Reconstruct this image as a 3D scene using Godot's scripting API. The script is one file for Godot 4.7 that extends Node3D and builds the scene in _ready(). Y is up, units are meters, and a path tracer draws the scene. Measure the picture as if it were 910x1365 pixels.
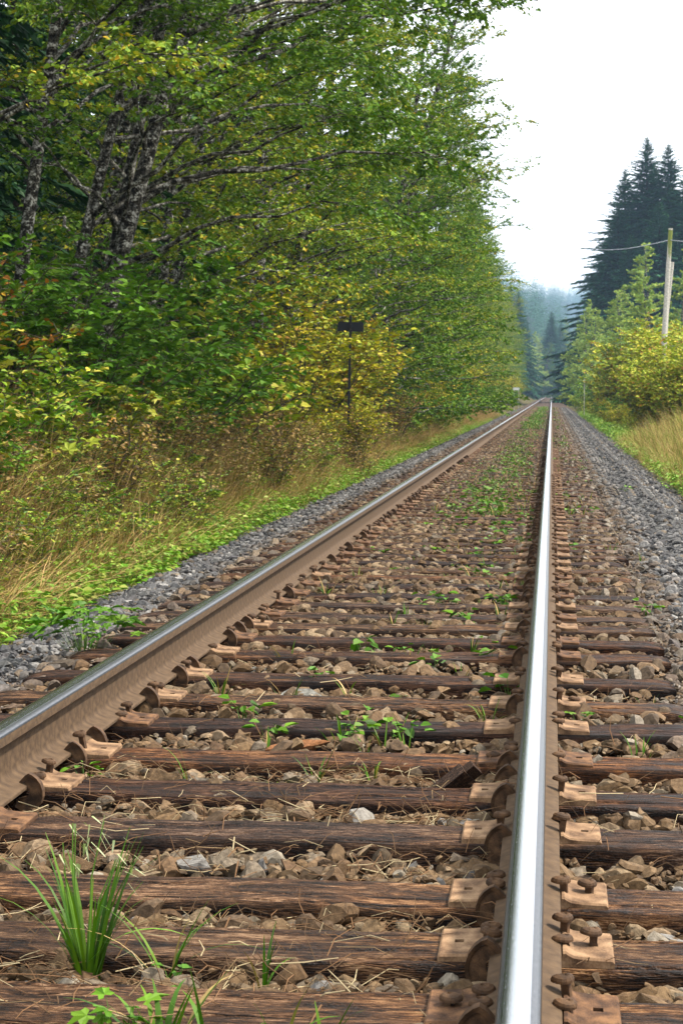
extends Node3D

# ---------------------------------------------------------------- mesh builder
class MB:
	var v := PackedVector3Array()
	var c := PackedColorArray()
	var u := PackedVector2Array()
	var ix := PackedInt32Array()
	func p(a: Vector3, col: Color, t := Vector2.ZERO) -> int:
		v.append(a); c.append(col); u.append(t)
		return v.size() - 1
	func tri(a: int, b: int, d: int) -> void:
		ix.append(a); ix.append(b); ix.append(d)
	func quad(a: Vector3, b: Vector3, d: Vector3, e: Vector3, col := Color.WHITE) -> void:
		var k := v.size()
		v.append(a); v.append(b); v.append(d); v.append(e)
		for i in 4: c.append(col)
		u.append(Vector2(0, 0)); u.append(Vector2(1, 0)); u.append(Vector2(1, 1)); u.append(Vector2(0, 1))
		ix.append(k); ix.append(k + 1); ix.append(k + 2)
		ix.append(k); ix.append(k + 2); ix.append(k + 3)
	func box(lo: Vector3, hi: Vector3, col := Color.WHITE) -> void:
		var x0 := lo.x; var y0 := lo.y; var z0 := lo.z
		var x1 := hi.x; var y1 := hi.y; var z1 := hi.z
		quad(Vector3(x0, y1, z0), Vector3(x1, y1, z0), Vector3(x1, y1, z1), Vector3(x0, y1, z1), col)
		quad(Vector3(x0, y0, z1), Vector3(x1, y0, z1), Vector3(x1, y0, z0), Vector3(x0, y0, z0), col)
		quad(Vector3(x0, y1, z1), Vector3(x1, y1, z1), Vector3(x1, y0, z1), Vector3(x0, y0, z1), col)
		quad(Vector3(x1, y1, z0), Vector3(x0, y1, z0), Vector3(x0, y0, z0), Vector3(x1, y0, z0), col)
		quad(Vector3(x1, y1, z1), Vector3(x1, y1, z0), Vector3(x1, y0, z0), Vector3(x1, y0, z1), col)
		quad(Vector3(x0, y1, z0), Vector3(x0, y1, z1), Vector3(x0, y0, z1), Vector3(x0, y0, z0), col)
	# a round bar along pts with a radius per point
	func tube(pts: PackedVector3Array, r: PackedFloat32Array, sides: int, col: Color, cap := false) -> void:
		var n := pts.size()
		var base := v.size()
		var t := (pts[1] - pts[0]).normalized()
		var a := t.cross(Vector3(0.31, 0.2, 0.93)).normalized()
		var run := 0.0
		for i in n:
			if i > 0: run += pts[i].distance_to(pts[i - 1])
			t = (pts[mini(i + 1, n - 1)] - pts[maxi(i - 1, 0)]).normalized()
			a = (a - t * a.dot(t)).normalized()
			var b := t.cross(a)
			for s in sides:
				var w := TAU * s / sides
				v.append(pts[i] + (a * cos(w) + b * sin(w)) * r[i])
				c.append(col)
				u.append(Vector2(float(s) / sides, run))
		for i in n - 1:
			for s in sides:
				var q := base + i * sides
				var s2 := (s + 1) % sides
				ix.append(q + s); ix.append(q + s2); ix.append(q + sides + s2)
				ix.append(q + s); ix.append(q + sides + s2); ix.append(q + sides + s)
		if cap:
			for e in [0, n - 1]:
				var k := p(pts[e], col)
				for s in sides: tri(k, base + e * sides + s, base + e * sides + (s + 1) % sides)
	# leaf kinds: 0 two faces, 1 four faces, 2 lobed like a maple
	func leaf(at: Vector3, dir: Vector3, up: Vector3, l: float, w: float, col: Color, kind: int) -> void:
		var s := dir.cross(up).normalized()
		var n := s.cross(dir)
		var k := v.size()
		if kind == 0:
			v.append(at)
			v.append(at + dir * (l * 0.48) + s * (w * 0.5) + n * (w * 0.12))
			v.append(at + dir * l - n * (l * 0.1))
			v.append(at + dir * (l * 0.48) - s * (w * 0.5) + n * (w * 0.12))
			for i in 4: c.append(col); u.append(Vector2.ZERO)
			ix.append(k); ix.append(k + 1); ix.append(k + 2); ix.append(k); ix.append(k + 2); ix.append(k + 3)
		elif kind == 1:
			var f := n * (w * 0.14)
			v.append(at)
			v.append(at + dir * (l * 0.28) + s * (w * 0.46) + f)
			v.append(at + dir * (l * 0.66) + s * (w * 0.38) + f - n * (l * 0.05))
			v.append(at + dir * l - n * (l * 0.14))
			v.append(at + dir * (l * 0.66) - s * (w * 0.38) + f - n * (l * 0.05))
			v.append(at + dir * (l * 0.28) - s * (w * 0.46) + f)
			for i in 6: c.append(col); u.append(Vector2.ZERO)
			for q in [0, 1, 2, 0, 2, 3, 0, 3, 4, 0, 4, 5]: ix.append(k + q)
		else:
			v.append(at + dir * (l * 0.12))
			c.append(col); u.append(Vector2.ZERO)
			var ang := [-2.3, -1.9, -1.35, -1.0, -0.75, -0.38, 0.0, 0.38, 0.75, 1.0, 1.35, 1.9, 2.3]
			var rad := [0.34, 0.55, 0.38, 0.72, 0.62, 0.5, 1.0, 0.5, 0.62, 0.72, 0.38, 0.55, 0.34]
			var lift := [0.0, 0.0, 0.05, 0.0, -0.02, 0.07, -0.16, 0.07, -0.02, 0.0, 0.05, 0.0, 0.0]
			for i in 13:
				v.append(at + dir * (l * 0.12) + (dir * cos(ang[i]) + s * (sin(ang[i]) * w / l)) * (l * 0.88 * rad[i]) + n * (l * lift[i]))
				c.append(col); u.append(Vector2.ZERO)
			for i in 12: ix.append(k); ix.append(k + 1 + i); ix.append(k + 2 + i)
	# a grass blade: a tapering, arching strip with a fold
	func blade(at: Vector3, dir: Vector3, l: float, w: float, bend: float, col: Color, tip: Color, segs := 4) -> void:
		var side := dir.cross(Vector3.UP)
		side = side.normalized() if side.length() > 0.01 else Vector3.RIGHT
		var out := Vector3(dir.x, 0, dir.z).normalized() if Vector2(dir.x, dir.z).length() > 0.01 else Vector3.FORWARD
		var k := v.size()
		var d := dir.normalized()
		var q := at
		for i in segs + 1:
			var t := float(i) / segs
			var ww := w * (1.0 - t * t) * 0.5 + 0.0004
			v.append(q - side * ww); v.append(q + side * ww)
			var cc := col.lerp(tip, t)
			c.append(cc); c.append(cc)
			u.append(Vector2(0, t)); u.append(Vector2(1, t))
			d = (d + (out * 0.6 - Vector3.UP * 0.75) * (bend / segs) * (0.4 + t)).normalized()
			q += d * (l / segs)
		for i in segs:
			var b := k + i * 2
			ix.append(b); ix.append(b + 1); ix.append(b + 3); ix.append(b); ix.append(b + 3); ix.append(b + 2)
	func mesh(smooth := false, mat: Material = null) -> ArrayMesh:
		var m := ArrayMesh.new()
		add_to(m, smooth, mat)
		return m
	func add_to(m: ArrayMesh, smooth := false, mat: Material = null) -> void:
		var a := []
		a.resize(Mesh.ARRAY_MAX)
		a[Mesh.ARRAY_VERTEX] = v
		a[Mesh.ARRAY_COLOR] = c
		a[Mesh.ARRAY_TEX_UV] = u
		a[Mesh.ARRAY_INDEX] = ix
		if smooth:
			var n := PackedVector3Array()
			n.resize(v.size())
			for i in range(0, ix.size(), 3):
				var f := (v[ix[i + 2]] - v[ix[i]]).cross(v[ix[i + 1]] - v[ix[i]])
				n[ix[i]] += f; n[ix[i + 1]] += f; n[ix[i + 2]] += f
			for i in n.size(): n[i] = n[i].normalized() if n[i].length_squared() > 0 else Vector3.UP
			a[Mesh.ARRAY_NORMAL] = n
		m.add_surface_from_arrays(Mesh.PRIMITIVE_TRIANGLES, a)
		if mat: m.surface_set_material(m.get_surface_count() - 1, mat)

# ---------------------------------------------------------------- scene tree helpers
var R := RandomNumberGenerator.new()
var taken := {}
var M := {}

func rr(a: float, b: float) -> float: return R.randf_range(a, b)

func numbered(called: String, parent: Node) -> String:
	var key := str(parent.get_instance_id()) + called
	var k: int = taken.get(key, 0)
	taken[key] = k + 1
	return called if k == 0 else "%s_%03d" % [called, k]

func put(o: Node3D, called: String, parent: Node = self) -> Node3D:
	o.name = numbered(called, parent)
	parent.add_child(o, true)
	return o

func part(called: String, mesh: Mesh, mat: Material, parent: Node = self) -> MeshInstance3D:
	var o := MeshInstance3D.new()
	o.mesh = mesh
	if mat: o.material_override = mat
	put(o, called, parent)
	return o

func tag(o: Node, label: String, category := "", group := "") -> Node:
	if label: o.set_meta("label", label)
	if category: o.set_meta("category", category)
	if group: o.set_meta("group", group)
	return o

func kind(o: Node, k: String, label := "", category := "") -> Node:
	o.set_meta("kind", k)
	if label: o.set_meta("label", label)
	if category: o.set_meta("category", category)
	return o

func thing(called: String, label: String, category: String, at := Vector3.ZERO, group := "") -> Node3D:
	var o := Node3D.new()
	put(o, called)
	o.position = at
	tag(o, label, category, group)
	return o

func copy(src: Node3D, called: String, label: String, group: String, at: Vector3, turn := 0.0, size := Vector3.ONE) -> Node3D:
	var o: Node3D = src.duplicate()
	put(o, called)
	o.position = at
	o.rotation = Vector3(0, turn, 0)
	o.scale = size
	o.set_meta("label", label)
	if group: o.set_meta("group", group)
	elif o.has_meta("group"): o.remove_meta("group")
	return o

func many(called: String, mesh: Mesh, mat: Material, places: Array, parent: Node = self) -> MultiMeshInstance3D:
	var mm := MultiMesh.new()
	mm.transform_format = MultiMesh.TRANSFORM_3D
	mm.mesh = mesh
	mm.instance_count = places.size()
	for i in places.size(): mm.set_instance_transform(i, places[i])
	var o := MultiMeshInstance3D.new()
	o.multimesh = mm
	o.material_override = mat
	put(o, called, parent)
	o.set_meta("kind", "stuff")
	return o

func xf(at: Vector3, turn := 0.0, size := Vector3.ONE, tilt := Vector3.ZERO) -> Transform3D:
	var b := Basis.from_euler(Vector3(tilt.x, turn, tilt.z)) * Basis.from_scale(size)
	return Transform3D(b, at)

# ---------------------------------------------------------------- textures and materials
func noise(freq: float, seed_: int, octaves := 4, type := FastNoiseLite.TYPE_SIMPLEX_SMOOTH) -> FastNoiseLite:
	var n := FastNoiseLite.new()
	n.seed = seed_; n.frequency = freq; n.noise_type = type
	n.fractal_octaves = octaves
	return n

func ramp(img: Image, cols: Array, contrast := 1.0) -> ImageTexture:
	var w := img.get_width(); var h := img.get_height()
	var src := img.get_data()
	var lut := PackedByteArray()
	lut.resize(768)
	for i in 256:
		var t := clampf((i / 255.0 - 0.5) * contrast + 0.5, 0, 1) * (cols.size() - 1)
		var k := mini(int(t), cols.size() - 2)
		var q: Color = (cols[k] as Color).lerp(cols[k + 1], t - k)
		lut[i * 3] = int(q.r * 255); lut[i * 3 + 1] = int(q.g * 255); lut[i * 3 + 2] = int(q.b * 255)
	var out := PackedByteArray()
	out.resize(w * h * 3)
	for i in w * h:
		var b := src[i] * 3
		out[i * 3] = lut[b]; out[i * 3 + 1] = lut[b + 1]; out[i * 3 + 2] = lut[b + 2]
	return ImageTexture.create_from_image(Image.create_from_data(w, h, false, Image.FORMAT_RGB8, out))

func nimg(n: FastNoiseLite, w: int, h: int) -> Image:
	var im := n.get_seamless_image(w, h)
	im.convert(Image.FORMAT_L8)
	return im

func mix_img(a: Image, b: Image, s: float) -> Image:      # a + (b - half) * s
	var x := a.get_data(); var y := b.get_data()
	for i in x.size(): x[i] = clampi(int(x[i] + (y[i] - 128) * s), 0, 255)
	return Image.create_from_data(a.get_width(), a.get_height(), false, Image.FORMAT_L8, x)

func nmap(im: Image, strength: float) -> ImageTexture:
	var n := Image.create_from_data(im.get_width(), im.get_height(), false, Image.FORMAT_L8, im.get_data())
	n.convert(Image.FORMAT_RGBA8)
	n.bump_map_to_normal_map(strength)
	return ImageTexture.create_from_image(n)

func std(col: Color, rough := 0.9, spec := 0.4) -> StandardMaterial3D:
	var m := StandardMaterial3D.new()
	m.albedo_color = col
	m.roughness = rough
	m.metallic_specular = spec
	m.cull_mode = BaseMaterial3D.CULL_DISABLED
	return m

func tri_mat(tex: Texture2D, nm: Texture2D, scale_: float, rough := 0.95, world := true, nscale := 1.0) -> StandardMaterial3D:
	var m := std(Color.WHITE, rough, 0.3)
	m.albedo_texture = tex
	m.uv1_triplanar = true
	m.uv1_world_triplanar = world
	m.uv1_scale = Vector3.ONE * scale_
	if nm:
		m.normal_enabled = true
		m.normal_texture = nm
		m.normal_scale = nscale
	return m

func leaf_mat(back: Color, rough := 0.5, spec := 0.35) -> StandardMaterial3D:
	var m := std(Color.WHITE, rough, spec)
	m.vertex_color_use_as_albedo = true
	m.backlight_enabled = true
	m.backlight = back
	return m

func s(h: String) -> Color: return Color(h)

func make_materials() -> void:
	# weathered timber: streaks along u, checks, blotches
	for k in 3:
		var fine := nimg(noise(0.16, 11 + k, 4), 256, 1024)
		fine.resize(1024, 1024, Image.INTERPOLATE_CUBIC)
		var wide := nimg(noise(0.025, 21 + k, 4), 128, 1024)
		wide.resize(1024, 1024, Image.INTERPOLATE_CUBIC)
		var rid := noise(0.02, 25 + k, 3)
		rid.fractal_type = FastNoiseLite.FRACTAL_RIDGED
		var split := nimg(rid, 64, 1024)
		split.resize(1024, 1024, Image.INTERPOLATE_CUBIC)
		var sd := split.get_data()
		for i in sd.size(): sd[i] = 128 - clampi((sd[i] - 205) * 5, 0, 128)
		split = Image.create_from_data(1024, 1024, false, Image.FORMAT_L8, sd)
		var blot := nimg(noise(0.006, 31 + k, 5), 1024, 1024)
		var grit := nimg(noise(0.2, 35 + k, 3), 1024, 1024)
		var hgt := mix_img(mix_img(mix_img(fine, wide, 0.5), split, 0.7), grit, 0.35)
		var alb := mix_img(hgt, blot, 0.7)
		var pal: Array = [
			[s("0e0907"), s("2c1d13"), s("493322"), s("7d634b")],
			[s("100a07"), s("332215"), s("553b27"), s("8a6d53")],
			[s("0d0907"), s("281b14"), s("422f23"), s("75604f")]][k]
		var m := std(Color.WHITE, 0.85, 0.25)
		m.albedo_texture = ramp(alb, pal, 1.35)
		m.normal_enabled = true
		m.normal_texture = nmap(hgt, 6.0)
		m.normal_scale = 1.0
		m.roughness_texture = ramp(blot, [s("8f8f8f"), s("c8c8c8"), s("ffffff")], 1.4)
		m.uv1_scale = Vector3(1, 1, 1)
		M["wood%d" % k] = m
	# stones: vertex colour times a fine mottle
	var st := mix_img(nimg(noise(0.02, 3, 5), 512, 512), nimg(noise(0.11, 4, 3), 512, 512), 0.6)
	var st_tex := ramp(st, [s("8a8580"), s("c3bfba"), s("f4f1ee")], 1.3)
	var st_n := nmap(st, 5.0)
	var sm := tri_mat(st_tex, st_n, 5.0, 0.85, true, 0.8)
	sm.vertex_color_use_as_albedo = true
	M.stone = sm
	# ballast bed below the stones
	var cell := noise(0.045, 8, 2, FastNoiseLite.TYPE_CELLULAR)
	var ci := nimg(cell, 512, 512)
	M.bed = tri_mat(ramp(mix_img(ci, st, 0.5), [s("1d1713"), s("4a3b30"), s("6a5a4c")], 1.2), nmap(ci, 8.0), 2.0, 0.95)
	# soil and leaf litter
	var so := mix_img(nimg(noise(0.01, 41, 5), 512, 512), nimg(noise(0.08, 42, 4), 512, 512), 0.9)
	M.soil = tri_mat(ramp(so, [s("1d180d"), s("3c3319"), s("4c4a1f"), s("665a33")], 1.2), nmap(so, 8.0), 0.5, 0.95)
	M.hill = tri_mat(ramp(so, [s("10180f"), s("1c2a18"), s("2a3a20")], 1.2), null, 0.05, 1.0)
	# rust: rail web, and the paler dusty rust of the plates
	var ru := mix_img(nimg(noise(0.008, 51, 5), 512, 512), nimg(noise(0.1, 52, 3), 512, 512), 0.35)
	M.rust = tri_mat(ramp(ru, [s("372b20"), s("4e3e2e"), s("64513c")], 0.8), nmap(ru, 2.0), 6.0, 0.85, true, 0.3)
	M.plate = tri_mat(ramp(ru, [s("4a3728"), s("735a43"), s("91765a")], 1.4), nmap(ru, 2.5), 3.0, 0.85, true, 0.6)
	M.plate_dark = tri_mat(ramp(ru, [s("33241a"), s("543c2a"), s("735439")], 1.5), nmap(ru, 3.5), 4.0, 0.85, true, 0.8)
	M.iron = tri_mat(ramp(ru, [s("2a1f17"), s("4a3727"), s("6c5139")], 1.2), nmap(ru, 3.0), 5.0, 0.75, true, 0.6)
	# running surface: fine lengthwise bands and crosswise grinding marks
	var W := 64; var H := 512
	var rgh := PackedByteArray(); var hb := PackedByteArray(); var ab := PackedByteArray()
	rgh.resize(W * H); hb.resize(W * H); ab.resize(W * H)
	var rn := noise(0.9, 61, 2); var rn2 := noise(0.05, 62, 2)
	for y in H:
		for x in W:
			var band := rn.get_noise_1d(x * 0.35) * 0.5 + rn2.get_noise_2d(x * 4.0, y * 0.6) * 0.35
			var edge := 1.0 if x > 47 or x < 8 else 0.0
			var grind := (0.5 + 0.5 * sin(y * TAU / 8.0 + rn2.get_noise_1d(x * 3.0) * 3.0)) * edge
			rgh[y * W + x] = clampi(int(255 * (0.22 + 0.14 * band + 0.16 * grind + 0.1 * edge)), 10, 255)
			var worn := clampf(minf((x - 13) / 6.0, (50 - x) / 3.0), 0, 1)
			ab[y * W + x] = clampi(int(255 * (lerpf(0.50 + 0.16 * band - 0.10 * grind, 0.93 + 0.05 * band, worn))), 0, 255)
			hb[y * W + x] = clampi(int(128 + 40 * band + 45 * grind), 0, 255)
	var steel := std(Color(0.90, 0.91, 0.94), 1.0, 0.5)
	steel.albedo_texture = ImageTexture.create_from_image(Image.create_from_data(W, H, false, Image.FORMAT_L8, ab))
	steel.metallic = 1.0
	steel.roughness_texture = ImageTexture.create_from_image(Image.create_from_data(W, H, false, Image.FORMAT_L8, rgh))
	var hi := Image.create_from_data(W, H, false, Image.FORMAT_L8, hb)
	steel.normal_enabled = true
	steel.normal_texture = nmap(hi, 1.0)
	steel.normal_scale = 0.35
	M.steel = steel
	# bark
	var ba := nimg(noise(0.014, 71, 5), 512, 512)
	var bb := nimg(noise(0.05, 72, 4), 512, 512)
	var bk := mix_img(ba, bb, 0.7)
	M.bark = tri_mat(ramp(bk, [s("0d0b08"), s("18140f"), s("2b271f"), s("6a665c"), s("c4c2b9")], 1.5), nmap(bk, 6.0), 1.1, 0.9, false)
	M.twig = tri_mat(ramp(bk, [s("17130e"), s("3a3229"), s("6a6358")], 1.2), null, 2.0, 0.9, false)
	M.fir_bark = std(s("3d3027"))
	M.leaf = leaf_mat(Color(0.52, 0.58, 0.16), 0.55, 0.2)
	M.grass = leaf_mat(Color(0.5, 0.6, 0.2), 0.55, 0.3)
	M.straw = leaf_mat(Color(0.3, 0.28, 0.18), 0.8, 0.2)
	M.needle = leaf_mat(Color(0.15, 0.2, 0.08), 0.65, 0.3)
	var po := mix_img(ba, bb, 0.4)
	M.pole = tri_mat(ramp(po, [s("87827a"), s("bab5ab"), s("d8d4ca")], 1.2), nmap(po, 4.0), 1.5, 0.9, false)
	M.dark = std(s("1b1e24"), 0.6, 0.4)
	M.white = std(s("dcdcd6"), 0.6)
	M.moss = std(s("77803c"))
	M.wire = std(s("80868c"), 0.5)
	M.hole = std(s("120c09"))

# ---------------------------------------------------------------- lie of the land
func table(x: float, t: Array) -> float:
	for i in t.size() - 1:
		if x <= t[i + 1].x:
			var f := clampf((x - t[i].x) / (t[i + 1].x - t[i].x), 0, 1)
			f = f * f * (3 - 2 * f)
			return lerpf(t[i].y, t[i + 1].y, f)
	return t[-1].y
var land := [Vector2(-120, 9), Vector2(-40, 4.2), Vector2(-14, 2.6), Vector2(-8.5, 1.75), Vector2(-6.2, 0.95), Vector2(-4.7, 0.2), Vector2(-3.8, -0.3), Vector2(-3.0, -0.4),
	Vector2(-2.6, -0.5), Vector2(1.5, -0.5), Vector2(1.9, -0.42), Vector2(2.8, -0.5), Vector2(5, -0.4), Vector2(12, 0.2), Vector2(60, 2.0), Vector2(150, 6)]
var land_noise := noise(0.09, 5, 3)
func ground(x: float, z: float) -> float:
	var away := clampf(maxf(-3.3 - x, x - 2.2) * 0.4, 0, 1)
	return table(x, land) + land_noise.get_noise_2d(x * 2.0, z * 2.0) * 0.35 * away
var bed := [Vector2(-3.45, -0.44), Vector2(-3.0, -0.3), Vector2(-2.55, -0.12), Vector2(-2.1, -0.08), Vector2(-1.95, -0.072), Vector2(0.42, -0.072), Vector2(0.55, -0.08), Vector2(1.05, -0.08), Vector2(2.05, -0.46)]

func sheet(xs: Array, zs: Array, f: Callable) -> ArrayMesh:
	var b := MB.new()
	for z in zs:
		for x in xs: b.p(Vector3(x, f.call(x, z), z), Color.WHITE, Vector2(x, z))
	var n := xs.size()
	for j in zs.size() - 1:
		for i in n - 1:
			var k := j * n + i
			b.tri(k, k + 1, k + n + 1); b.tri(k, k + n + 1, k + n)
	return b.mesh(true)

# ---------------------------------------------------------------- stones
var ico_v := PackedVector3Array()
var ico_f := PackedInt32Array()
func make_ico() -> void:
	var g := (1 + sqrt(5.0)) / 2
	for q in [Vector3(-1, g, 0), Vector3(1, g, 0), Vector3(-1, -g, 0), Vector3(1, -g, 0), Vector3(0, -1, g), Vector3(0, 1, g), Vector3(0, -1, -g), Vector3(0, 1, -g), Vector3(g, 0, -1), Vector3(g, 0, 1), Vector3(-g, 0, -1), Vector3(-g, 0, 1)]:
		ico_v.append(q.normalized())
	var f := [0, 11, 5, 0, 5, 1, 0, 1, 7, 0, 7, 10, 0, 10, 11, 1, 5, 9, 5, 11, 4, 11, 10, 2, 10, 7, 6, 7, 1, 8, 3, 9, 4, 3, 4, 2, 3, 2, 6, 3, 6, 8, 3, 8, 9, 4, 9, 5, 2, 4, 11, 6, 2, 10, 8, 6, 7, 9, 8, 1]
	var mid := {}
	for i in range(0, 60, 3):
		var e := []
		for k in 3:
			var a: int = f[i + k]; var b: int = f[i + (k + 1) % 3]
			var key := mini(a, b) * 100 + maxi(a, b)
			if not mid.has(key):
				mid[key] = ico_v.size()
				ico_v.append((ico_v[a] + ico_v[b]).normalized())
			e.append(mid[key])
		for q in [f[i], e[0], e[2], f[i + 1], e[1], e[0], f[i + 2], e[2], e[1], e[0], e[1], e[2]]: ico_f.append(q)

# broken rock: a ball cut by planes
func rock_points() -> PackedVector3Array:
	var pts := PackedVector3Array()
	var planes := []
	for i in 9:
		planes.append([Vector3(rr(-1, 1), rr(-1, 1), rr(-1, 1)).normalized(), rr(0.36, 0.8)])
	var sc := Vector3(rr(1.0, 1.6), rr(0.6, 1.0), rr(0.8, 1.15))
	for q in ico_v:
		var d := q * 1.1
		for pl in planes:
			var t: float = d.dot(pl[0])
			if t > pl[1]: d -= pl[0] * (t - pl[1])
		pts.append((d + Vector3(rr(-1, 1), rr(-1, 1), rr(-1, 1)) * 0.025) * sc)
	return pts

func add_rock(b: MB, shape: PackedVector3Array, t: Transform3D, col: Color) -> void:
	var k := b.v.size()
	for q in shape:
		b.v.append(t * q); b.c.append(col); b.u.append(Vector2.ZERO)
	for f in ico_f: b.ix.append(k + f)

var rocks := []
func rock_color(x: float) -> Color:          # rusty brown by the rails, grey on the shoulders
	var brown: Color = [Color(0.135, 0.092, 0.055), Color(0.175, 0.125, 0.078), Color(0.095, 0.070, 0.046), Color(0.22, 0.175, 0.125), Color(0.17, 0.15, 0.125), Color(0.25, 0.24, 0.22)][R.rand_weighted([3, 3, 2, 2, 1.2, 0.35])]
	var grey: Color = [Color(0.095, 0.098, 0.106), Color(0.15, 0.153, 0.16), Color(0.2, 0.202, 0.205), Color(0.31, 0.31, 0.31), Color(0.2, 0.165, 0.125)][R.rand_weighted([3, 3, 2, 0.9, 1])]
	var f := clampf(maxf(x - 0.42, -1.95 - x) * 2.6 + rr(-0.35, 0.35), 0, 1)
	brown = Color(brown.r * 1.08, brown.g, brown.b * 0.88)
	return (brown * 1.04).lerp(grey * 1.0, f) * rr(0.7, 1.25)

func stone_patch(x0: float, x1: float, z0: float, z1: float, n: int, lo: float, hi: float, depth: float) -> ArrayMesh:
	var b := MB.new()
	for i in n:
		var x := rr(x0, x1)
		var r := lo + (hi - lo) * pow(R.randf(), 2.2)
		var y := table(x, bed) + r * rr(-0.1, 0.75) * depth
		var t := Transform3D(Basis.from_euler(Vector3(rr(-0.5, 0.5), rr(0, TAU), rr(-0.5, 0.5))) * Basis.from_scale(Vector3.ONE * r), Vector3(x, y, rr(z0, z1)))
		add_rock(b, rocks[R.randi() % rocks.size()], t, rock_color(x))
	for i in int(n * 0.8):
		var x := rr(x0, x1)
		var r := rr(0.005, 0.013)
		add_rock(b, rocks[R.randi() % rocks.size()], Transform3D(Basis.from_euler(Vector3(rr(-1, 1), rr(0, TAU), 0)) * Basis.from_scale(Vector3.ONE * r), Vector3(x, table(x, bed) + lo * rr(0.5, 2.2) * depth, rr(z0, z1))), rock_color(x))
	return b.mesh()

# ---------------------------------------------------------------- track
const RAIL_R := -0.045
const RAIL_L := -1.555
const SEAT := 0.017
var tie_z := PackedFloat32Array()

func make_sleeper_mesh(seed_: int) -> ArrayMesh:
	R.seed = 900 + seed_
	var L := 2.62; var w := 0.232; var h := 0.19
	var nx := 72
	var warp := noise(0.9, 300 + seed_, 3)
	var rough := noise(14.0, 330 + seed_, 3)
	# checks: long cracks on the top
	var cracks := []
	for i in 9: cracks.append([rr(-0.45, 0.45) * w, rr(-1.3, 1.0), rr(0.3, 1.1), rr(0.004, 0.011), rr(0.002, 0.0045)])
	var prof := []      # (z, y, v)
	var top := 44
	prof.append(Vector3(-w / 2, -h, 0.0))
	for i in 4: prof.append(Vector3(-w / 2, lerpf(-h, -0.012, (i + 1) / 4.0), 0.15 + i * 0.05))
	for i in top + 1: prof.append(Vector3(lerpf(-w / 2 + 0.006, w / 2 - 0.006, float(i) / top), 0, 0.37 + 0.4 * i / top))
	for i in 7: prof.append(Vector3(w / 2, lerpf(-0.010, -h, i / 6.0), 0.79 + i * 0.05))
	var b := MB.new()
	var np := prof.size()
	var u0 := seed_ * 0.37
	for i in nx + 1:
		var x := lerpf(-L / 2, L / 2, float(i) / nx)
		var endw := 0.0
		if absf(x) > L / 2 - 0.1: endw = (absf(x) - L / 2 + 0.1) / 0.1
		for q in prof:
			var z: float = q.x; var y: float = q.y
			z += warp.get_noise_2d(x * 1.4, 5.0) * 0.010
			if y > -0.02:
				y += warp.get_noise_2d(x * 2.0, z * 7.0) * 0.007 + rough.get_noise_2d(x * 0.12, z * 5.0) * 0.0024
				var e := clampf((absf(q.x) - w * 0.42) / (w * 0.08), 0, 1)
				y -= e * e * (0.003 + 0.014 * maxf(0, warp.get_noise_2d(x * 3.0 + 50, signf(q.x) * 20.0)))
				for c in cracks:
					if x > c[1] and x < c[1] + c[2]:
						var cz: float = c[0] + warp.get_noise_2d(x * 2.5, c[0] * 90.0) * 0.012
						var d := absf(z - cz)
						if d < c[4] * 2.0: y -= c[3] * (1 - d / (c[4] * 2.0)) * minf(1, minf(x - c[1], c[1] + c[2] - x) * 8)
				y -= endw * endw * 0.012
			else:
				z += rough.get_noise_2d(x * 0.3, y * 6.0) * 0.004
			var near_rail := minf(absf(x - 0.755), absf(x + 0.755))
			var stain := clampf(1.25 - near_rail / 0.42 + warp.get_noise_2d(x * 5.0, z * 9.0) * 0.8, 0, 1) * 0.8
			b.p(Vector3(x, y, z), Color(0.8, 0.8, 0.82).lerp(Color(1.0, 0.86, 0.66), stain), Vector2(x * 0.55 + u0, q.z + u0))
	for i in nx:
		for j in np - 1:
			var k := i * np + j
			b.tri(k, k + 1, k + np + 1); b.tri(k, k + np + 1, k + np)
	for e in [0, nx]:
		var k := b.p(Vector3(lerpf(-L / 2, L / 2, float(e) / nx), -h / 2, 0), Color.WHITE, Vector2(0.2, 0.2))
		for j in np - 1: b.tri(k, e * np + j, e * np + j + 1)
	return b.mesh(true)

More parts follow.
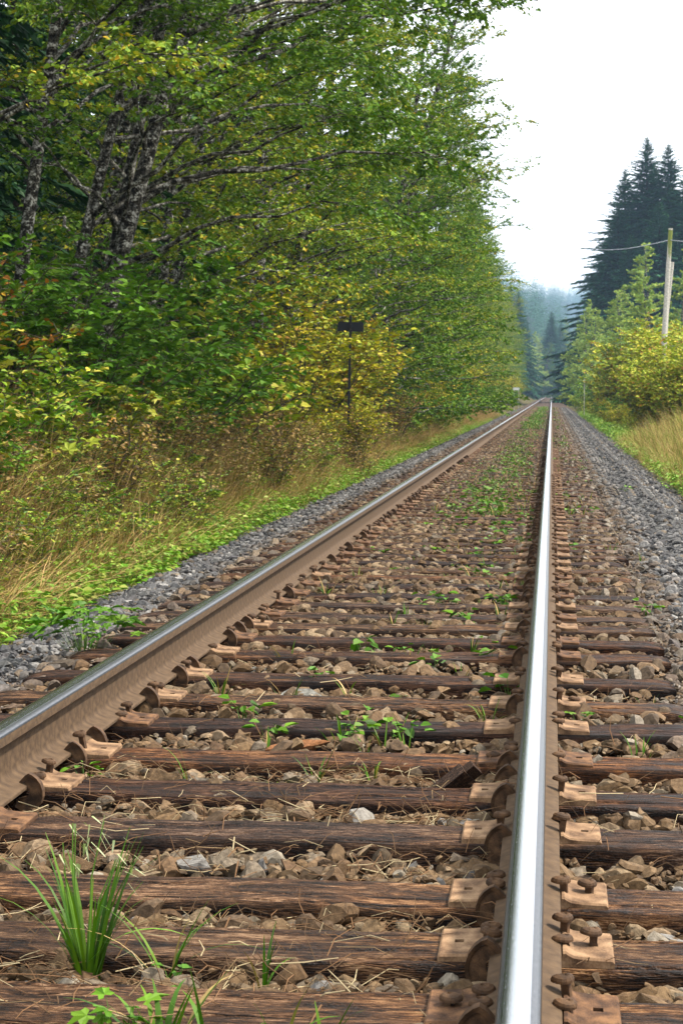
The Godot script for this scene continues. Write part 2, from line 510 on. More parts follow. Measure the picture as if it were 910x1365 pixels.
# a rolled plate with a shoulder each side of the rail foot and two square spike holes a side
func make_plate_mesh() -> ArrayMesh:
	var b := MB.new()
	var half := [Vector2(0.0, SEAT), Vector2(0.072, SEAT), Vector2(0.0745, 0.028), Vector2(0.081, 0.028), Vector2(0.087, 0.0235), Vector2(0.097, 0.019), Vector2(0.118, 0.0165), Vector2(0.128, 0.016), Vector2(0.147, 0.0152), Vector2(0.174, 0.0142), Vector2(0.178, 0.010), Vector2(0.178, -0.004)]
	var zs := [-0.098, -0.093, -0.012, 0.010, 0.093, 0.098]
	for sx in [-1.0, 1.0]:
		for j in 5:
			for i in half.size() - 1:
				if j == 2 and i == 7: continue
				var a: Vector2 = half[i]; var d: Vector2 = half[i + 1]
				var d0 := -0.004 if j == 0 else 0.0
				var d1 := -0.004 if j == 4 else 0.0
				b.quad(Vector3(a.x * sx, a.y + d0, zs[j]), Vector3(d.x * sx, d.y + d0, zs[j]), Vector3(d.x * sx, d.y + d1, zs[j + 1]), Vector3(a.x * sx, a.y + d1, zs[j + 1]))
		for e in [0, 5]:
			for i in half.size() - 1:
				var a: Vector2 = half[i]; var d: Vector2 = half[i + 1]
				b.quad(Vector3(a.x * sx, a.y - 0.004, zs[e]), Vector3(d.x * sx, d.y - 0.004, zs[e]), Vector3(d.x * sx, -0.004, zs[e]), Vector3(a.x * sx, -0.004, zs[e]))
		# the hole's walls
		var x0: float = 0.128 * sx; var x1: float = 0.147 * sx
		for q in [[x0, -0.012, x1, -0.012], [x1, -0.012, x1, 0.010], [x1, 0.010, x0, 0.010], [x0, 0.010, x0, -0.012]]:
			b.quad(Vector3(q[0], 0.0155, q[1]), Vector3(q[2], 0.0155, q[3]), Vector3(q[2], -0.02, q[3]), Vector3(q[0], -0.02, q[1]))
	return b.mesh()

# cut spike: square shank, offset domed head with a lip towards -x
func make_spike_mesh() -> ArrayMesh:
	var b := MB.new()
	b.box(Vector3(-0.008, -0.06, -0.008), Vector3(0.008, 0.022, 0.008))
	var rings := [[0.0, 0.012], [0.4, 0.0165], [1.0, 0.0185], [1.0, 0.0235], [0.86, 0.0285], [0.55, 0.0318], [0.0, 0.0328]]
	var n := 14
	var k := b.v.size()
	for q in rings:
		for i in n:
			var w := TAU * i / n
			var rx: float = 0.023 * q[0]; var rz: float = 0.0185 * q[0]
			b.p(Vector3(cos(w) * rx - 0.006 * q[0], q[1] + 0.0015 * cos(w * 2 + 1), sin(w) * rz), Color.WHITE)
	for j in rings.size() - 1:
		for i in n:
			var a := k + j * n + i; var a2 := k + j * n + (i + 1) % n
			b.tri(a, a2, a2 + n); b.tri(a, a2 + n, a + n)
	return b.mesh()

# rail anchor: a dished, pointed hook that grips the edge of the rail foot (+x is away from the web)
func make_anchor_mesh() -> ArrayMesh:
	var b := MB.new()
	var outl := PackedVector2Array()
	for q in [Vector2(-0.030, 0.006), Vector2(-0.020, 0.018), Vector2(-0.008, 0.031), Vector2(0.004, 0.038), Vector2(0.016, 0.033), Vector2(0.030, 0.022), Vector2(0.042, 0.006), Vector2(0.049, -0.014), Vector2(0.050, -0.036), Vector2(0.043, -0.058), Vector2(0.028, -0.074), Vector2(0.006, -0.082), Vector2(-0.020, -0.082), Vector2(-0.04, -0.07), Vector2(-0.034, -0.045), Vector2(-0.006, -0.040), Vector2(0.006, -0.028), Vector2(0.006, -0.012), Vector2(-0.006, -0.002), Vector2(-0.026, 0.001)]:
		outl.append(q)
	var inn := PackedVector2Array()
	var mid := Vector2(0.016, -0.022)
	for i in outl.size():
		inn.append(mid + (outl[i] - mid) * (0.80 if i < 14 else 0.97))
	var z0 := -0.014; var z1 := 0.014
	var n := outl.size()
	for i in n:
		var j := (i + 1) % n
		var a := outl[i]; var d := outl[j]; var e := inn[i]; var f := inn[j]
		b.quad(Vector3(a.x, a.y, z0), Vector3(d.x, d.y, z0), Vector3(d.x, d.y, z1), Vector3(a.x, a.y, z1))
		b.quad(Vector3(a.x, a.y, z1), Vector3(d.x, d.y, z1), Vector3(f.x, f.y, z1 - 0.003), Vector3(e.x, e.y, z1 - 0.003))
		b.quad(Vector3(e.x, e.y, z1 - 0.003), Vector3(f.x, f.y, z1 - 0.003), Vector3(f.x, f.y, z1 - 0.007), Vector3(e.x, e.y, z1 - 0.007))
	var tr := Geometry2D.triangulate_polygon(inn)
	var k := b.v.size()
	for q in inn: b.p(Vector3(q.x, q.y, z1 - 0.007), Color.WHITE)
	for i in range(0, tr.size(), 3): b.tri(k + tr[i], k + tr[i + 1], k + tr[i + 2])
	tr = Geometry2D.triangulate_polygon(outl)
	k = b.v.size()
	for q in outl: b.p(Vector3(q.x, q.y, z0), Color.WHITE)
	for i in range(0, tr.size(), 3): b.tri(k + tr[i], k + tr[i + 1], k + tr[i + 2])
	return b.mesh()

func make_rail(x: float, label: String) -> Node3D:
	var t := thing("rail", label, "rail", Vector3(x, SEAT, 0))
	# half section from the crown down to the foot, rail height 0.183
	var head := [Vector2(0.0, 0.183), Vector2(0.008, 0.1829), Vector2(0.016, 0.1824), Vector2(0.024, 0.1812), Vector2(0.029, 0.1797), Vector2(0.0325, 0.177), Vector2(0.0345, 0.1735), Vector2(0.0352, 0.169)]
	var rest := [Vector2(0.0352, 0.169), Vector2(0.0362, 0.145), Vector2(0.0345, 0.1395), Vector2(0.016, 0.131), Vector2(0.0105, 0.125), Vector2(0.0088, 0.110), Vector2(0.0085, 0.075), Vector2(0.0098, 0.048), Vector2(0.014, 0.036), Vector2(0.024, 0.029), Vector2(0.045, 0.0215), Vector2(0.066, 0.0135), Vector2(0.0705, 0.0115), Vector2(0.0715, 0.008), Vector2(0.0715, 0.0015), Vector2(0.070, 0.0), Vector2(0.0, 0.0)]
	var zs := [30.0]
	var z := 12.0
	while z > -40.0: zs.append(z); z -= 2.0
	zs.append_array([-60.0, -90.0, -140.0, -220.0, -340.0, -520.0])
	var crown := []
	for i in head.size(): crown.append(Vector2(-head[head.size() - 1 - i].x, head[head.size() - 1 - i].y))
	for i in range(1, head.size()): crown.append(head[i])
	var loop := rest.duplicate()
	for i in range(rest.size() - 2, -1, -1): loop.append(Vector2(-rest[i].x, rest[i].y))
	var parts := [["running_surface", crown, M.steel], ["web_and_foot", loop, M.rust]]
	for pt in parts:
		var b := MB.new()
		var sec: Array = pt[1]
		for zz in zs:
			for i in sec.size(): b.p(Vector3(sec[i].x, sec[i].y, zz), Color.WHITE, Vector2(float(i) / (sec.size() - 1) if pt[0] != "running_surface" else sec[i].x / 0.0704 + 0.5, zz / 0.5))
		var n := sec.size()
		for j in zs.size() - 1:
			for i in n - 1:
				var k := j * n + i
				b.tri(k, k + 1, k + n + 1); b.tri(k, k + n + 1, k + n)
		part(pt[0], b.mesh(true), pt[2], t)
	return t

# ---------------------------------------------------------------- plants
func tone(pal: Array) -> Color:
	var wts := PackedFloat32Array()
	for q in pal: wts.append(q[1])
	var col: Color = pal[R.rand_weighted(wts)][0]
	var k := rr(0.78, 1.22)
	return Color(col.r * k * rr(0.9, 1.1), col.g * k, col.b * k * rr(0.85, 1.15))

func rad(a: float, b: float, n: int) -> PackedFloat32Array:
	var o := PackedFloat32Array()
	for i in n: o.append(lerpf(a, b, float(i) / (n - 1)))
	return o

# a broadleaf tree that leans and reaches towards +x. Returns [wood mesh, crown mesh]
func make_alder(seed_: int, o: Dictionary) -> Array:
	R.seed = seed_
	var wd := MB.new(); var cr := MB.new()
	var H: float = o.h
	var pal: Array = o.pal
	var ls: float = o.get("leaf", 0.085)
	var lk: int = o.get("kind", 1)
	var dens: float = o.get("dens", 1.0)
	var bare: float = o.get("bare", 0.5)
	var reach: float = o.get("reach", 0.31)
	var t0: float = o.get("t0", 0.14)
	var stems: int = o.get("stems", 1)
	var bark := Color.WHITE
	for st in stems:
		var tp := PackedVector3Array(); var tr := PackedFloat32Array()
		var hh: float = H * rr(0.85, 1.0)
		var r0: float = o.r * (1.0 if st == 0 else rr(0.55, 0.85))
		var off := Vector3(rr(-0.3, 0.3), 0, rr(-0.4, 0.4)) * st
		var lean := Vector3(o.lean * rr(0.6, 1.3), 0, rr(-0.12, 0.12) * H * 0.5)
		var ph := rr(0, TAU)
		for i in 15:
			var t := i / 14.0
			tp.append(off + Vector3(0, hh * t - 0.4 * (1 - t), 0) + lean * pow(t, 1.15) + Vector3(sin(t * 7 + ph), 0, cos(t * 6 + ph)) * 0.14 * t)
			tr.append(r0 * (pow(1 - t, 0.85) + 0.06) * (1.0 + 0.35 * exp(-t * 22)))
		wd.tube(tp, tr, 9, bark)
		var nb: int = o.branches
		for b in nb:
			var t := t0 + (0.97 - t0) * pow((b + R.randf()) / nb, 1.15)
			var fi := t * 14
			var k := mini(int(fi), 13)
			var at := tp[k].lerp(tp[k + 1], fi - k)
			var az := R.randfn(0.0, 0.75) if R.randf() < 0.55 else rr(0, TAU)
			var facing := cos(az)
			var L := reach * H * (1.12 - t) * rr(0.65, 1.15) * (1.0 + 0.25 * facing)
			L = clampf(L, 0.5, o.get("longest", 4.0))
			var el := lerpf(o.get("el0", 0.5), 1.05, t) + rr(-0.15, 0.2)
			var rb := minf(tr[k] * 0.5, 0.006 + 0.0085 * L)
			var pts := PackedVector3Array()
			var p := at
			var n := 9
			var wv := rr(-0.5, 0.5)
			for i in n:
				pts.append(p)
				var s := float(i) / (n - 1)
				var e := el * (1 - 0.8 * s) - 0.2 * s + rr(-0.24, 0.24)
				var a := az + wv * s + rr(-0.24, 0.24)
				p += Vector3(cos(a) * cos(e), sin(e), sin(a) * cos(e)) * (L / (n - 1))
			wd.tube(pts, rad(rb, 0.004, n), 5, bark)
			var s0 := bare if t < 0.45 else 0.22
			var ns := int(3 + L * 2.1)
			for q in ns:
				var s := lerpf(s0, 1.0, (q + R.randf()) / ns)
				var sf := s * (n - 1)
				var sk := mini(int(sf), n - 2)
				var sp := pts[sk].lerp(pts[sk + 1], sf - sk)
				var bd := (pts[sk + 1] - pts[sk]).normalized()
				var sd := bd.rotated(Vector3.UP, rr(0.4, 1.1) * (1 if q % 2 == 0 else -1))
				sd = (sd + Vector3(0, rr(-0.25, 0.35), 0)).normalized()
				var L2 := (0.35 + L * 0.3 * (1.15 - s)) * rr(0.7, 1.2)
				var sp2 := PackedVector3Array()
				var p2 := sp
				for i in 4:
					sp2.append(p2)
					p2 += (sd + Vector3(rr(-0.2, 0.2), rr(-0.25, 0.12), rr(-0.2, 0.2))).normalized() * (L2 / 3)
				wd.tube(sp2, rad(0.006, 0.002, 4), 3, bark)
				# twigs with leaves
				var nt := int(2 + L2 * 4.0)
				for w in nt:
					var f := (w + R.randf()) / nt * 3.0
					var fk := mini(int(f), 2)
					var tw := sp2[fk].lerp(sp2[fk + 1], f - fk)
					var td := (sd.rotated(Vector3.UP, rr(-1.3, 1.3)) + Vector3(0, rr(-0.35, 0.35), 0)).normalized()
					var tl := rr(0.16, 0.4)
					var nl := int(rr(5, 15) * dens)
					for l in nl:
						var lp := tw + td * (tl * l / nl) + Vector3(rr(-0.03, 0.03), rr(-0.03, 0.03), rr(-0.03, 0.03))
						var ld := (td.rotated(Vector3.UP, rr(0.3, 1.4) * (1 if l % 2 == 0 else -1)) + Vector3(0, rr(-0.7, 0.15), 0)).normalized()
						var up := Vector3(rr(-1.4, 1.4), 1, rr(-1.4, 1.4)).normalized()
						var sz := ls * rr(0.65, 1.2)
						cr.leaf(lp, ld, up, sz, sz * rr(0.6, 0.78), tone(pal), lk)
	return [wd.mesh(true), cr.mesh(), cr.ix.size() / 3, wd.ix.size() / 3]

# a shrub or bramble: arching stems with leafy side shoots. Returns [stems, foliage]
func make_shrub(seed_: int, o: Dictionary) -> Array:
	R.seed = seed_
	var wd := MB.new(); var cr := MB.new()
	var n: int = o.stems
	for st in n:
		var az := rr(0, TAU)
		var out: float = o.r * sqrt(R.randf())
		var H: float = o.h * rr(0.55, 1.05) * (1.0 - 0.35 * pow(out / o.r, 2))
		var base := Vector3(cos(az), 0, sin(az)) * out * 0.35
		var tipx := Vector3(cos(az), 0, sin(az)) * out
		var pts := PackedVector3Array()
		for i in 7:
			var t := i / 6.0
			pts.append(base.lerp(tipx, pow(t, 1.4)) + Vector3(rr(-0.05, 0.05), H * (t * 1.25 - 0.25 * t * t) - 0.1, rr(-0.05, 0.05)))
		wd.tube(pts, rad(o.get("stem_r", 0.009), 0.003, 7), 4, Color.WHITE)
		var ns: int = o.shoots
		for q in ns:
			var f := lerpf(o.get("from", 0.2), 1.0, pow((q + R.randf()) / ns, 0.75)) * 6
			var k := mini(int(f), 5)
			var p := pts[k].lerp(pts[k + 1], f - k)
			var a2 := rr(0, TAU)
			var d := Vector3(cos(a2), rr(-0.1, 0.8), sin(a2)).normalized()
			var L: float = o.shoot * rr(0.5, 1.2)
			wd.tube(PackedVector3Array([p, p + d * L * 0.5, p + d * L + Vector3(0, -0.05, 0)]), rad(0.004, 0.0015, 3), 3, Color.WHITE)
			var nl: int = o.leaves
			for l in nl:
				var s := (l + 0.6) / nl
				var lp := p + d * (L * s) + Vector3(0, -0.05 * s, 0)
				var ld := (d.rotated(Vector3.UP, rr(0.4, 1.5) * (1 if l % 2 == 0 else -1)) + Vector3(0, rr(-0.6, 0.2), 0)).normalized()
				var up := Vector3(rr(-0.9, 0.9), 1, rr(-0.9, 0.9)).normalized()
				var sz: float = o.leaf * rr(0.6, 1.2)
				cr.leaf(lp, ld, up, sz, sz * o.get("aspect", 0.65), tone(o.pal), o.get("kind", 1))
	return [wd.mesh(true), cr.mesh()]

# a conifer: whorls of drooping, feathered branches. Returns [trunk, crown]
func make_conifer(seed_: int, H: float, rad_: float, gap: float, sprays: int, pal: Array, frond := 1.0) -> Array:
	R.seed = seed_
	var wd := MB.new(); var cr := MB.new()
	wd.tube(PackedVector3Array([Vector3(0, -0.5, 0), Vector3(0, H * 0.5, 0), Vector3(0, H, 0)]), PackedFloat32Array([H * 0.013, H * 0.007, 0.02]), 8, Color.WHITE)
	var y := H * 0.04
	while y < H * 0.995:
		var t := y / H
		var nb := R.randi_range(6, 9)
		var a0 := rr(0, TAU)
		for b in nb:
			var az := a0 + TAU * b / nb + rr(-0.3, 0.3)
			var L := rad_ * pow(1 - t, 0.78) * rr(0.5, 1.15) + H * 0.005
			var d := Vector3(cos(az), lerpf(-0.25, 0.9, t * t * t) + rr(-0.2, 0.2), sin(az)).normalized()
			var side := Vector3(-sin(az), 0, cos(az))
			var p0 := Vector3(0, y + rr(-0.3, 0.3) * gap, 0)
			var nsp := maxi(3, int(sprays * (0.35 + 0.65 * L / rad_)))
			for i in nsp:
				var s := pow((i + R.randf()) / nsp, 0.8)
				var p := p0 + d * (L * s) + Vector3(0, -0.16 * L * s * s + 0.06 * L * maxf(0, s - 0.7), 0)
				var sg := 1.0 if i % 2 == 0 else -1.0
				var ld := (d * rr(0.5, 1.1) + side * sg * rr(0.1, 1.0) * (1.1 - s) + Vector3(0, rr(-0.45, 0.08), 0)).normalized()
				var sl := (0.22 * L * (1.15 - s * 0.75) + H * 0.006 * (1.15 - t)) * rr(0.6, 1.3) * frond
				cr.leaf(p, ld, Vector3(rr(-0.4, 0.4), 1, rr(-0.4, 0.4)), sl, sl * rr(0.3, 0.55), tone(pal), 0)
		y += gap * rr(0.7, 1.3) * (1.15 - 0.75 * t)
	return [wd.mesh(true), cr.mesh()]

func make_grass(seed_: int, n: int, r: float, h: float, w: float, bend: float, pal: Array, tips: Array, segs := 3) -> ArrayMesh:
	R.seed = seed_
	var b := MB.new()
	for i in n:
		var a := rr(0, TAU)
		var q := r * sqrt(R.randf())
		var tilt := rr(0.05, 0.5)
		var c := tone(pal)
		if pal == G.fresh and i % 5 == 4: c = tone(G.dry)
		var tp := tone(tips) if R.randf() < 0.5 else c
		b.blade(Vector3(cos(a) * q, -0.02, sin(a) * q), Vector3(cos(a + rr(-1, 1)) * tilt, 1, sin(a + rr(-1, 1)) * tilt), h * rr(0.5, 1.1), w * rr(0.6, 1.3), bend * rr(0.2, 1.5), c, tp, segs)
	return b.mesh()

# low herbs: a rosette of leaves on short stalks
func make_herb(seed_: int, n: int, r: float, h: float, leaf: float, pal: Array, lobed := 1) -> ArrayMesh:
	R.seed = seed_
	var b := MB.new()
	for i in n:
		var a := rr(0, TAU)
		var q := r * sqrt(R.randf())
		var p := Vector3(cos(a) * q, h * rr(0.35, 1.0), sin(a) * q)
		b.blade(Vector3(cos(a), 0, sin(a)) * q * 0.4, (p - Vector3(cos(a), 0, sin(a)) * q * 0.4).normalized(), p.y * 1.05, 0.003, 0.0, Color(0.06, 0.12, 0.02), Color(0.06, 0.12, 0.02), 2)
		var sz := leaf * rr(0.6, 1.2)
		b.leaf(p, Vector3(cos(a + rr(-0.8, 0.8)), rr(-0.35, 0.35), sin(a + rr(-0.8, 0.8))).normalized(), Vector3(rr(-0.4, 0.4), 1, rr(-0.4, 0.4)), sz, sz * 0.75, tone(pal), lobed)
	return b.mesh()

var G := {
	"alder": [[Color(0.079, 0.156, 0.016), 4], [Color(0.128, 0.202, 0.018), 3], [Color(0.224, 0.231, 0.018), 0.12], [Color(0.052, 0.115, 0.018), 2]],
	"alder_yellow": [[Color(0.178, 0.247, 0.023), 4], [Color(0.304, 0.294, 0.026), 2], [Color(0.107, 0.185, 0.023), 3], [Color(0.429, 0.294, 0.026), 0.25]],
	"alder_pale": [[Color(0.318, 0.416, 0.107), 4], [Color(0.239, 0.352, 0.090), 3], [Color(0.506, 0.482, 0.107), 1]],
	"green": [[Color(0.058, 0.140, 0.013), 4], [Color(0.099, 0.201, 0.015), 3], [Color(0.134, 0.240, 0.025), 1]],
	"lime": [[Color(0.147, 0.232, 0.020), 4], [Color(0.232, 0.294, 0.026), 3], [Color(0.319, 0.306, 0.043), 1.5], [Color(0.061, 0.147, 0.016), 2]],
	"maple": [[Color(0.202, 0.221, 0.022), 3], [Color(0.294, 0.266, 0.044), 2], [Color(0.092, 0.157, 0.014), 3], [Color(0.258, 0.157, 0.037), 0.8]],
	"gold": [[Color(0.304, 0.300, 0.022), 4], [Color(0.426, 0.353, 0.029), 3], [Color(0.183, 0.230, 0.022), 3], [Color(0.258, 0.142, 0.022), 1.3]],
	"rust": [[Color(0.225, 0.095, 0.016), 3], [Color(0.112, 0.122, 0.013), 3], [Color(0.068, 0.135, 0.013), 3], [Color(0.292, 0.189, 0.022), 1]],
	"brown": [[Color(0.192, 0.120, 0.042), 4], [Color(0.264, 0.180, 0.060), 3], [Color(0.168, 0.168, 0.024), 2]],
	"dry": [[Color(0.423, 0.297, 0.123), 3], [Color(0.290, 0.188, 0.069), 4], [Color(0.367, 0.259, 0.106), 3], [Color(0.203, 0.125, 0.041), 2], [Color(0.174, 0.170, 0.032), 1.5]],
	"fresh": [[Color(0.052, 0.133, 0.006), 4], [Color(0.083, 0.167, 0.008), 3], [Color(0.036, 0.093, 0.006), 2]],
	"strip": [[Color(0.112, 0.240, 0.016), 4], [Color(0.168, 0.280, 0.024), 3], [Color(0.216, 0.250, 0.040), 1.5]],
	"fir": [[Color(0.032, 0.156, 0.069), 5], [Color(0.024, 0.083, 0.035), 4], [Color(0.035, 0.111, 0.041), 3], [Color(0.059, 0.140, 0.037), 1.2]],
	"hem": [[Color(0.014, 0.054, 0.016), 4], [Color(0.022, 0.072, 0.021), 3]],
}

# ---------------------------------------------------------------- the place
const NEAR_TIES := [-3.483, -3.903, -4.327, -4.93, -5.439, -5.944, -6.544, -7.058, -7.636, -8.336, -8.837, -9.356, -9.802]
const ORD := ["first", "second", "third", "fourth", "fifth", "sixth", "seventh", "eighth", "ninth", "tenth", "eleventh", "twelfth", "thirteenth", "fourteenth", "fifteenth", "sixteenth", "seventeenth", "eighteenth", "nineteenth", "twentieth"]

func _ready() -> void:
	R.seed = 7
	# camera: standing over the right-hand rail, a short telephoto held upright
	var cam := Camera3D.new()
	var ca := CameraAttributesPhysical.new()
	ca.frustum_focal_length = 44.83
	ca.frustum_near = 0.05
	ca.frustum_far = 6000.0
	ca.frustum_focus_distance = 6.0
	ca.exposure_aperture = 12.0
	cam.attributes = ca
	cam.name = "camera"
	add_child(cam)
	cam.position = Vector3(0, 1.15, 0)
	cam.rotation_degrees = Vector3(-3.557, 6.254, 0)
	cam.fov = 29.97
	cam.far = 6000.0
	# overcast sky
	var env := Environment.new()
	var sky := Sky.new()
	var sm := ProceduralSkyMaterial.new()
	sm.sky_top_color = Color(0.97, 0.985, 1.0)
	sm.sky_horizon_color = Color(0.98, 0.99, 1.0)
	sm.ground_bottom_color = Color(0.35, 0.35, 0.3)
	sm.ground_horizon_color = Color(0.6, 0.62, 0.6)
	sm.sky_energy_multiplier = 1.08
	sky.sky_material = sm
	env.background_mode = Environment.BG_SKY
	env.sky = sky
	env.tonemap_mode = Environment.TONE_MAPPER_LINEAR
	env.tonemap_exposure = 2.0
	env.sdfgi_enabled = true
	env.ssao_enabled = true
	env.ssil_enabled = true
	env.fog_enabled = true
	env.fog_density = 0.00022
	env.fog_light_color = Color(0.72, 0.85, 1.0)
	var we := WorldEnvironment.new()
	we.name = "environment"
	we.environment = env
	add_child(we)
	var sun := DirectionalLight3D.new()
	sun.name = "sun"
	sun.light_color = Color(1.0, 0.96, 0.9)
	sun.light_energy = 1.5
	sun.light_angular_distance = 5.0
	sun.shadow_enabled = true
	sun.rotation_degrees = Vector3(-54, 108, 0)
	add_child(sun)

	make_materials()
	make_ico()
	for i in 24: rocks.append(rock_points())

	# ---- ground
	var xs := []
	for x in [-3000, -1500, -800, -400, -200, -120, -80, -55, -40, -30, -22, -18]: xs.append(float(x))
	var xx := -14.0
	while xx < -2.6: xs.append(xx); xx += 0.5
	for x in [-2.5, -1.0, 0.5, 1.5, 1.8, 2.1, 2.5, 3.0, 3.5, 4.0, 5.0, 6.5, 8.0, 10.0, 13.0, 18.0, 26.0, 40.0, 60.0, 100.0, 150.0, 300.0, 800.0, 1500.0, 3000.0]: xs.append(x)
	var zs := []
	var zz := 60.0
	while zz > -80: zs.append(zz); zz -= 0.8 if zz < 5 and zz > -45 else 2.5
	while zz > -3200: zs.append(zz); zz *= 1.12
	kind(part("ground", sheet(xs, zs, ground), M.soil), "structure", "soil and leaf litter beside and beyond the railway line")

	# ---- ballast: one bed, its loose stones as parts
	var bx := []
	for q in bed: bx.append(q.x)
	bx.append_array([-2.8, -2.3, 0.8, 1.4, 1.75]); bx.sort()
	var bz := []
	zz = 30.0
	while zz > -80: bz.append(zz); zz -= 1.0
	while zz > -520: bz.append(zz); zz -= 20.0
	var bn := noise(0.35, 91, 3)
	var ballast := part("ballast", sheet(bx, bz, func(x, z): return table(x, bed) + bn.get_noise_2d(x * 2, z * 2) * 0.02), M.bed)
	kind(ballast, "structure", "crushed rock ballast bed, brown between the rails and grey on the shoulders")

	# ---- ties' places
	var tz := -2.96
	tie_z.append(-2.45); tie_z.append(-2.96)
	for z in NEAR_TIES: tie_z.append(z)
	tz = -9.802
	while tie_z.size() < 300:
		tz -= rr(0.46, 0.58)
		tie_z.append(tz)
	build_stones(ballast)

	# ---- rails
	var rl := make_rail(RAIL_L, "rusty rail with a bright worn top, running in from the left edge of the picture")
	var rt := make_rail(RAIL_R, "rusty rail with a white shining top, running up the right half of the picture")
	build_sleepers(rl, rt)
	build_debris()
	build_plants_on_track()
	build_left_bank()
	build_trees()
	build_right_side()
	build_far()
	build_small_things()

func build_stones(ballast: Node3D) -> void:
	R.seed = 21
	var crib := []
	for i in 5: crib.append(stone_patch(-2.15, 0.52, -0.16, 0.16, 520, 0.014, 0.044, 0.9))
	var right := []; var left := []
	for i in 5:
		right.append(stone_patch(0.46, 2.2, -0.29, 0.29, 620, 0.016, 0.044, 0.9))
		left.append(stone_patch(-3.5, -2.02, -0.29, 0.29, 560, 0.016, 0.044, 0.9))
	var far_crib := tie_z.size() - 1
	var cp := [[], [], [], [], []]; var rp := [[], [], [], [], []]; var lp := [[], [], [], [], []]
	for i in far_crib:
		var mid := (tie_z[i] + tie_z[i + 1]) / 2
		var gap := absf(tie_z[i] - tie_z[i + 1]) - (0.17 if i < 6 else 0.11)
		var low := 0.020 if i >= 2 and i < 6 else (rr(0.020, 0.034) if i < 12 else rr(0.030, 0.048))
		var turned := R.randf() < 0.5
		cp[R.randi() % 5].append(Transform3D(Basis.from_scale(Vector3(1, 1, gap / 0.3 * (-1 if turned else 1))), Vector3(rr(-0.03, 0.03), low, mid)))
	var z := -0.8
	while z > -160:
		rp[R.randi() % 5].append(Transform3D(Basis.from_scale(Vector3(1, 1, 1 if R.randf() < 0.5 else -1)), Vector3(0, rr(-0.01, 0.01), z)))
		lp[R.randi() % 5].append(Transform3D(Basis.from_scale(Vector3(1, 1, 1 if R.randf() < 0.5 else -1)), Vector3(0, rr(-0.01, 0.01), z)))
		z -= 0.5
	for k in 5:
		many("stones", crib[k], M.stone, cp[k], ballast)
		many("stones", right[k], M.stone, rp[k], ballast)
		many("stones", left[k], M.stone, lp[k], ballast)
	# the nearest stones, one by one
	R.seed = 33
	var kinds := []
	for i in 40:
		var b := MB.new()
		var col: Color = rock_color(-0.8)
		if i % 7 == 0: col = Color(0.25, 0.245, 0.24) * rr(0.8, 1.1)
		add_rock(b, rock_points(), Transform3D.IDENTITY, col)
		kinds.append(b.mesh())
	for i in range(2, 6):
		var z0 := tie_z[i] - 0.118; var z1 := tie_z[i + 1] + 0.118
		var n := 66 if i < 5 else 62
		for k in n:
			var o := MeshInstance3D.new()
			o.mesh = kinds[R.randi() % 40]
			o.material_override = M.stone
			put(o, "stone", ballast)
			var r := lerpf(0.019, 0.054, pow(R.randf(), 1.8)) * (1.0 if z0 - z1 > 0.2 else 0.85)
			var x := rr(-1.68, 0.5)
			if k < 46: x = rr(-1.4, -0.16)
			o.position = Vector3(x, -0.044 + (0.014 if k % 3 == 0 else 0.0) - r * rr(0.05, 0.45), lerpf(z0 - r * 0.7, z1 + r * 0.7, R.randf()))
			o.rotation = Vector3(rr(-0.5, 0.5), rr(0, TAU), rr(-0.5, 0.5))
			o.scale = Vector3.ONE * r

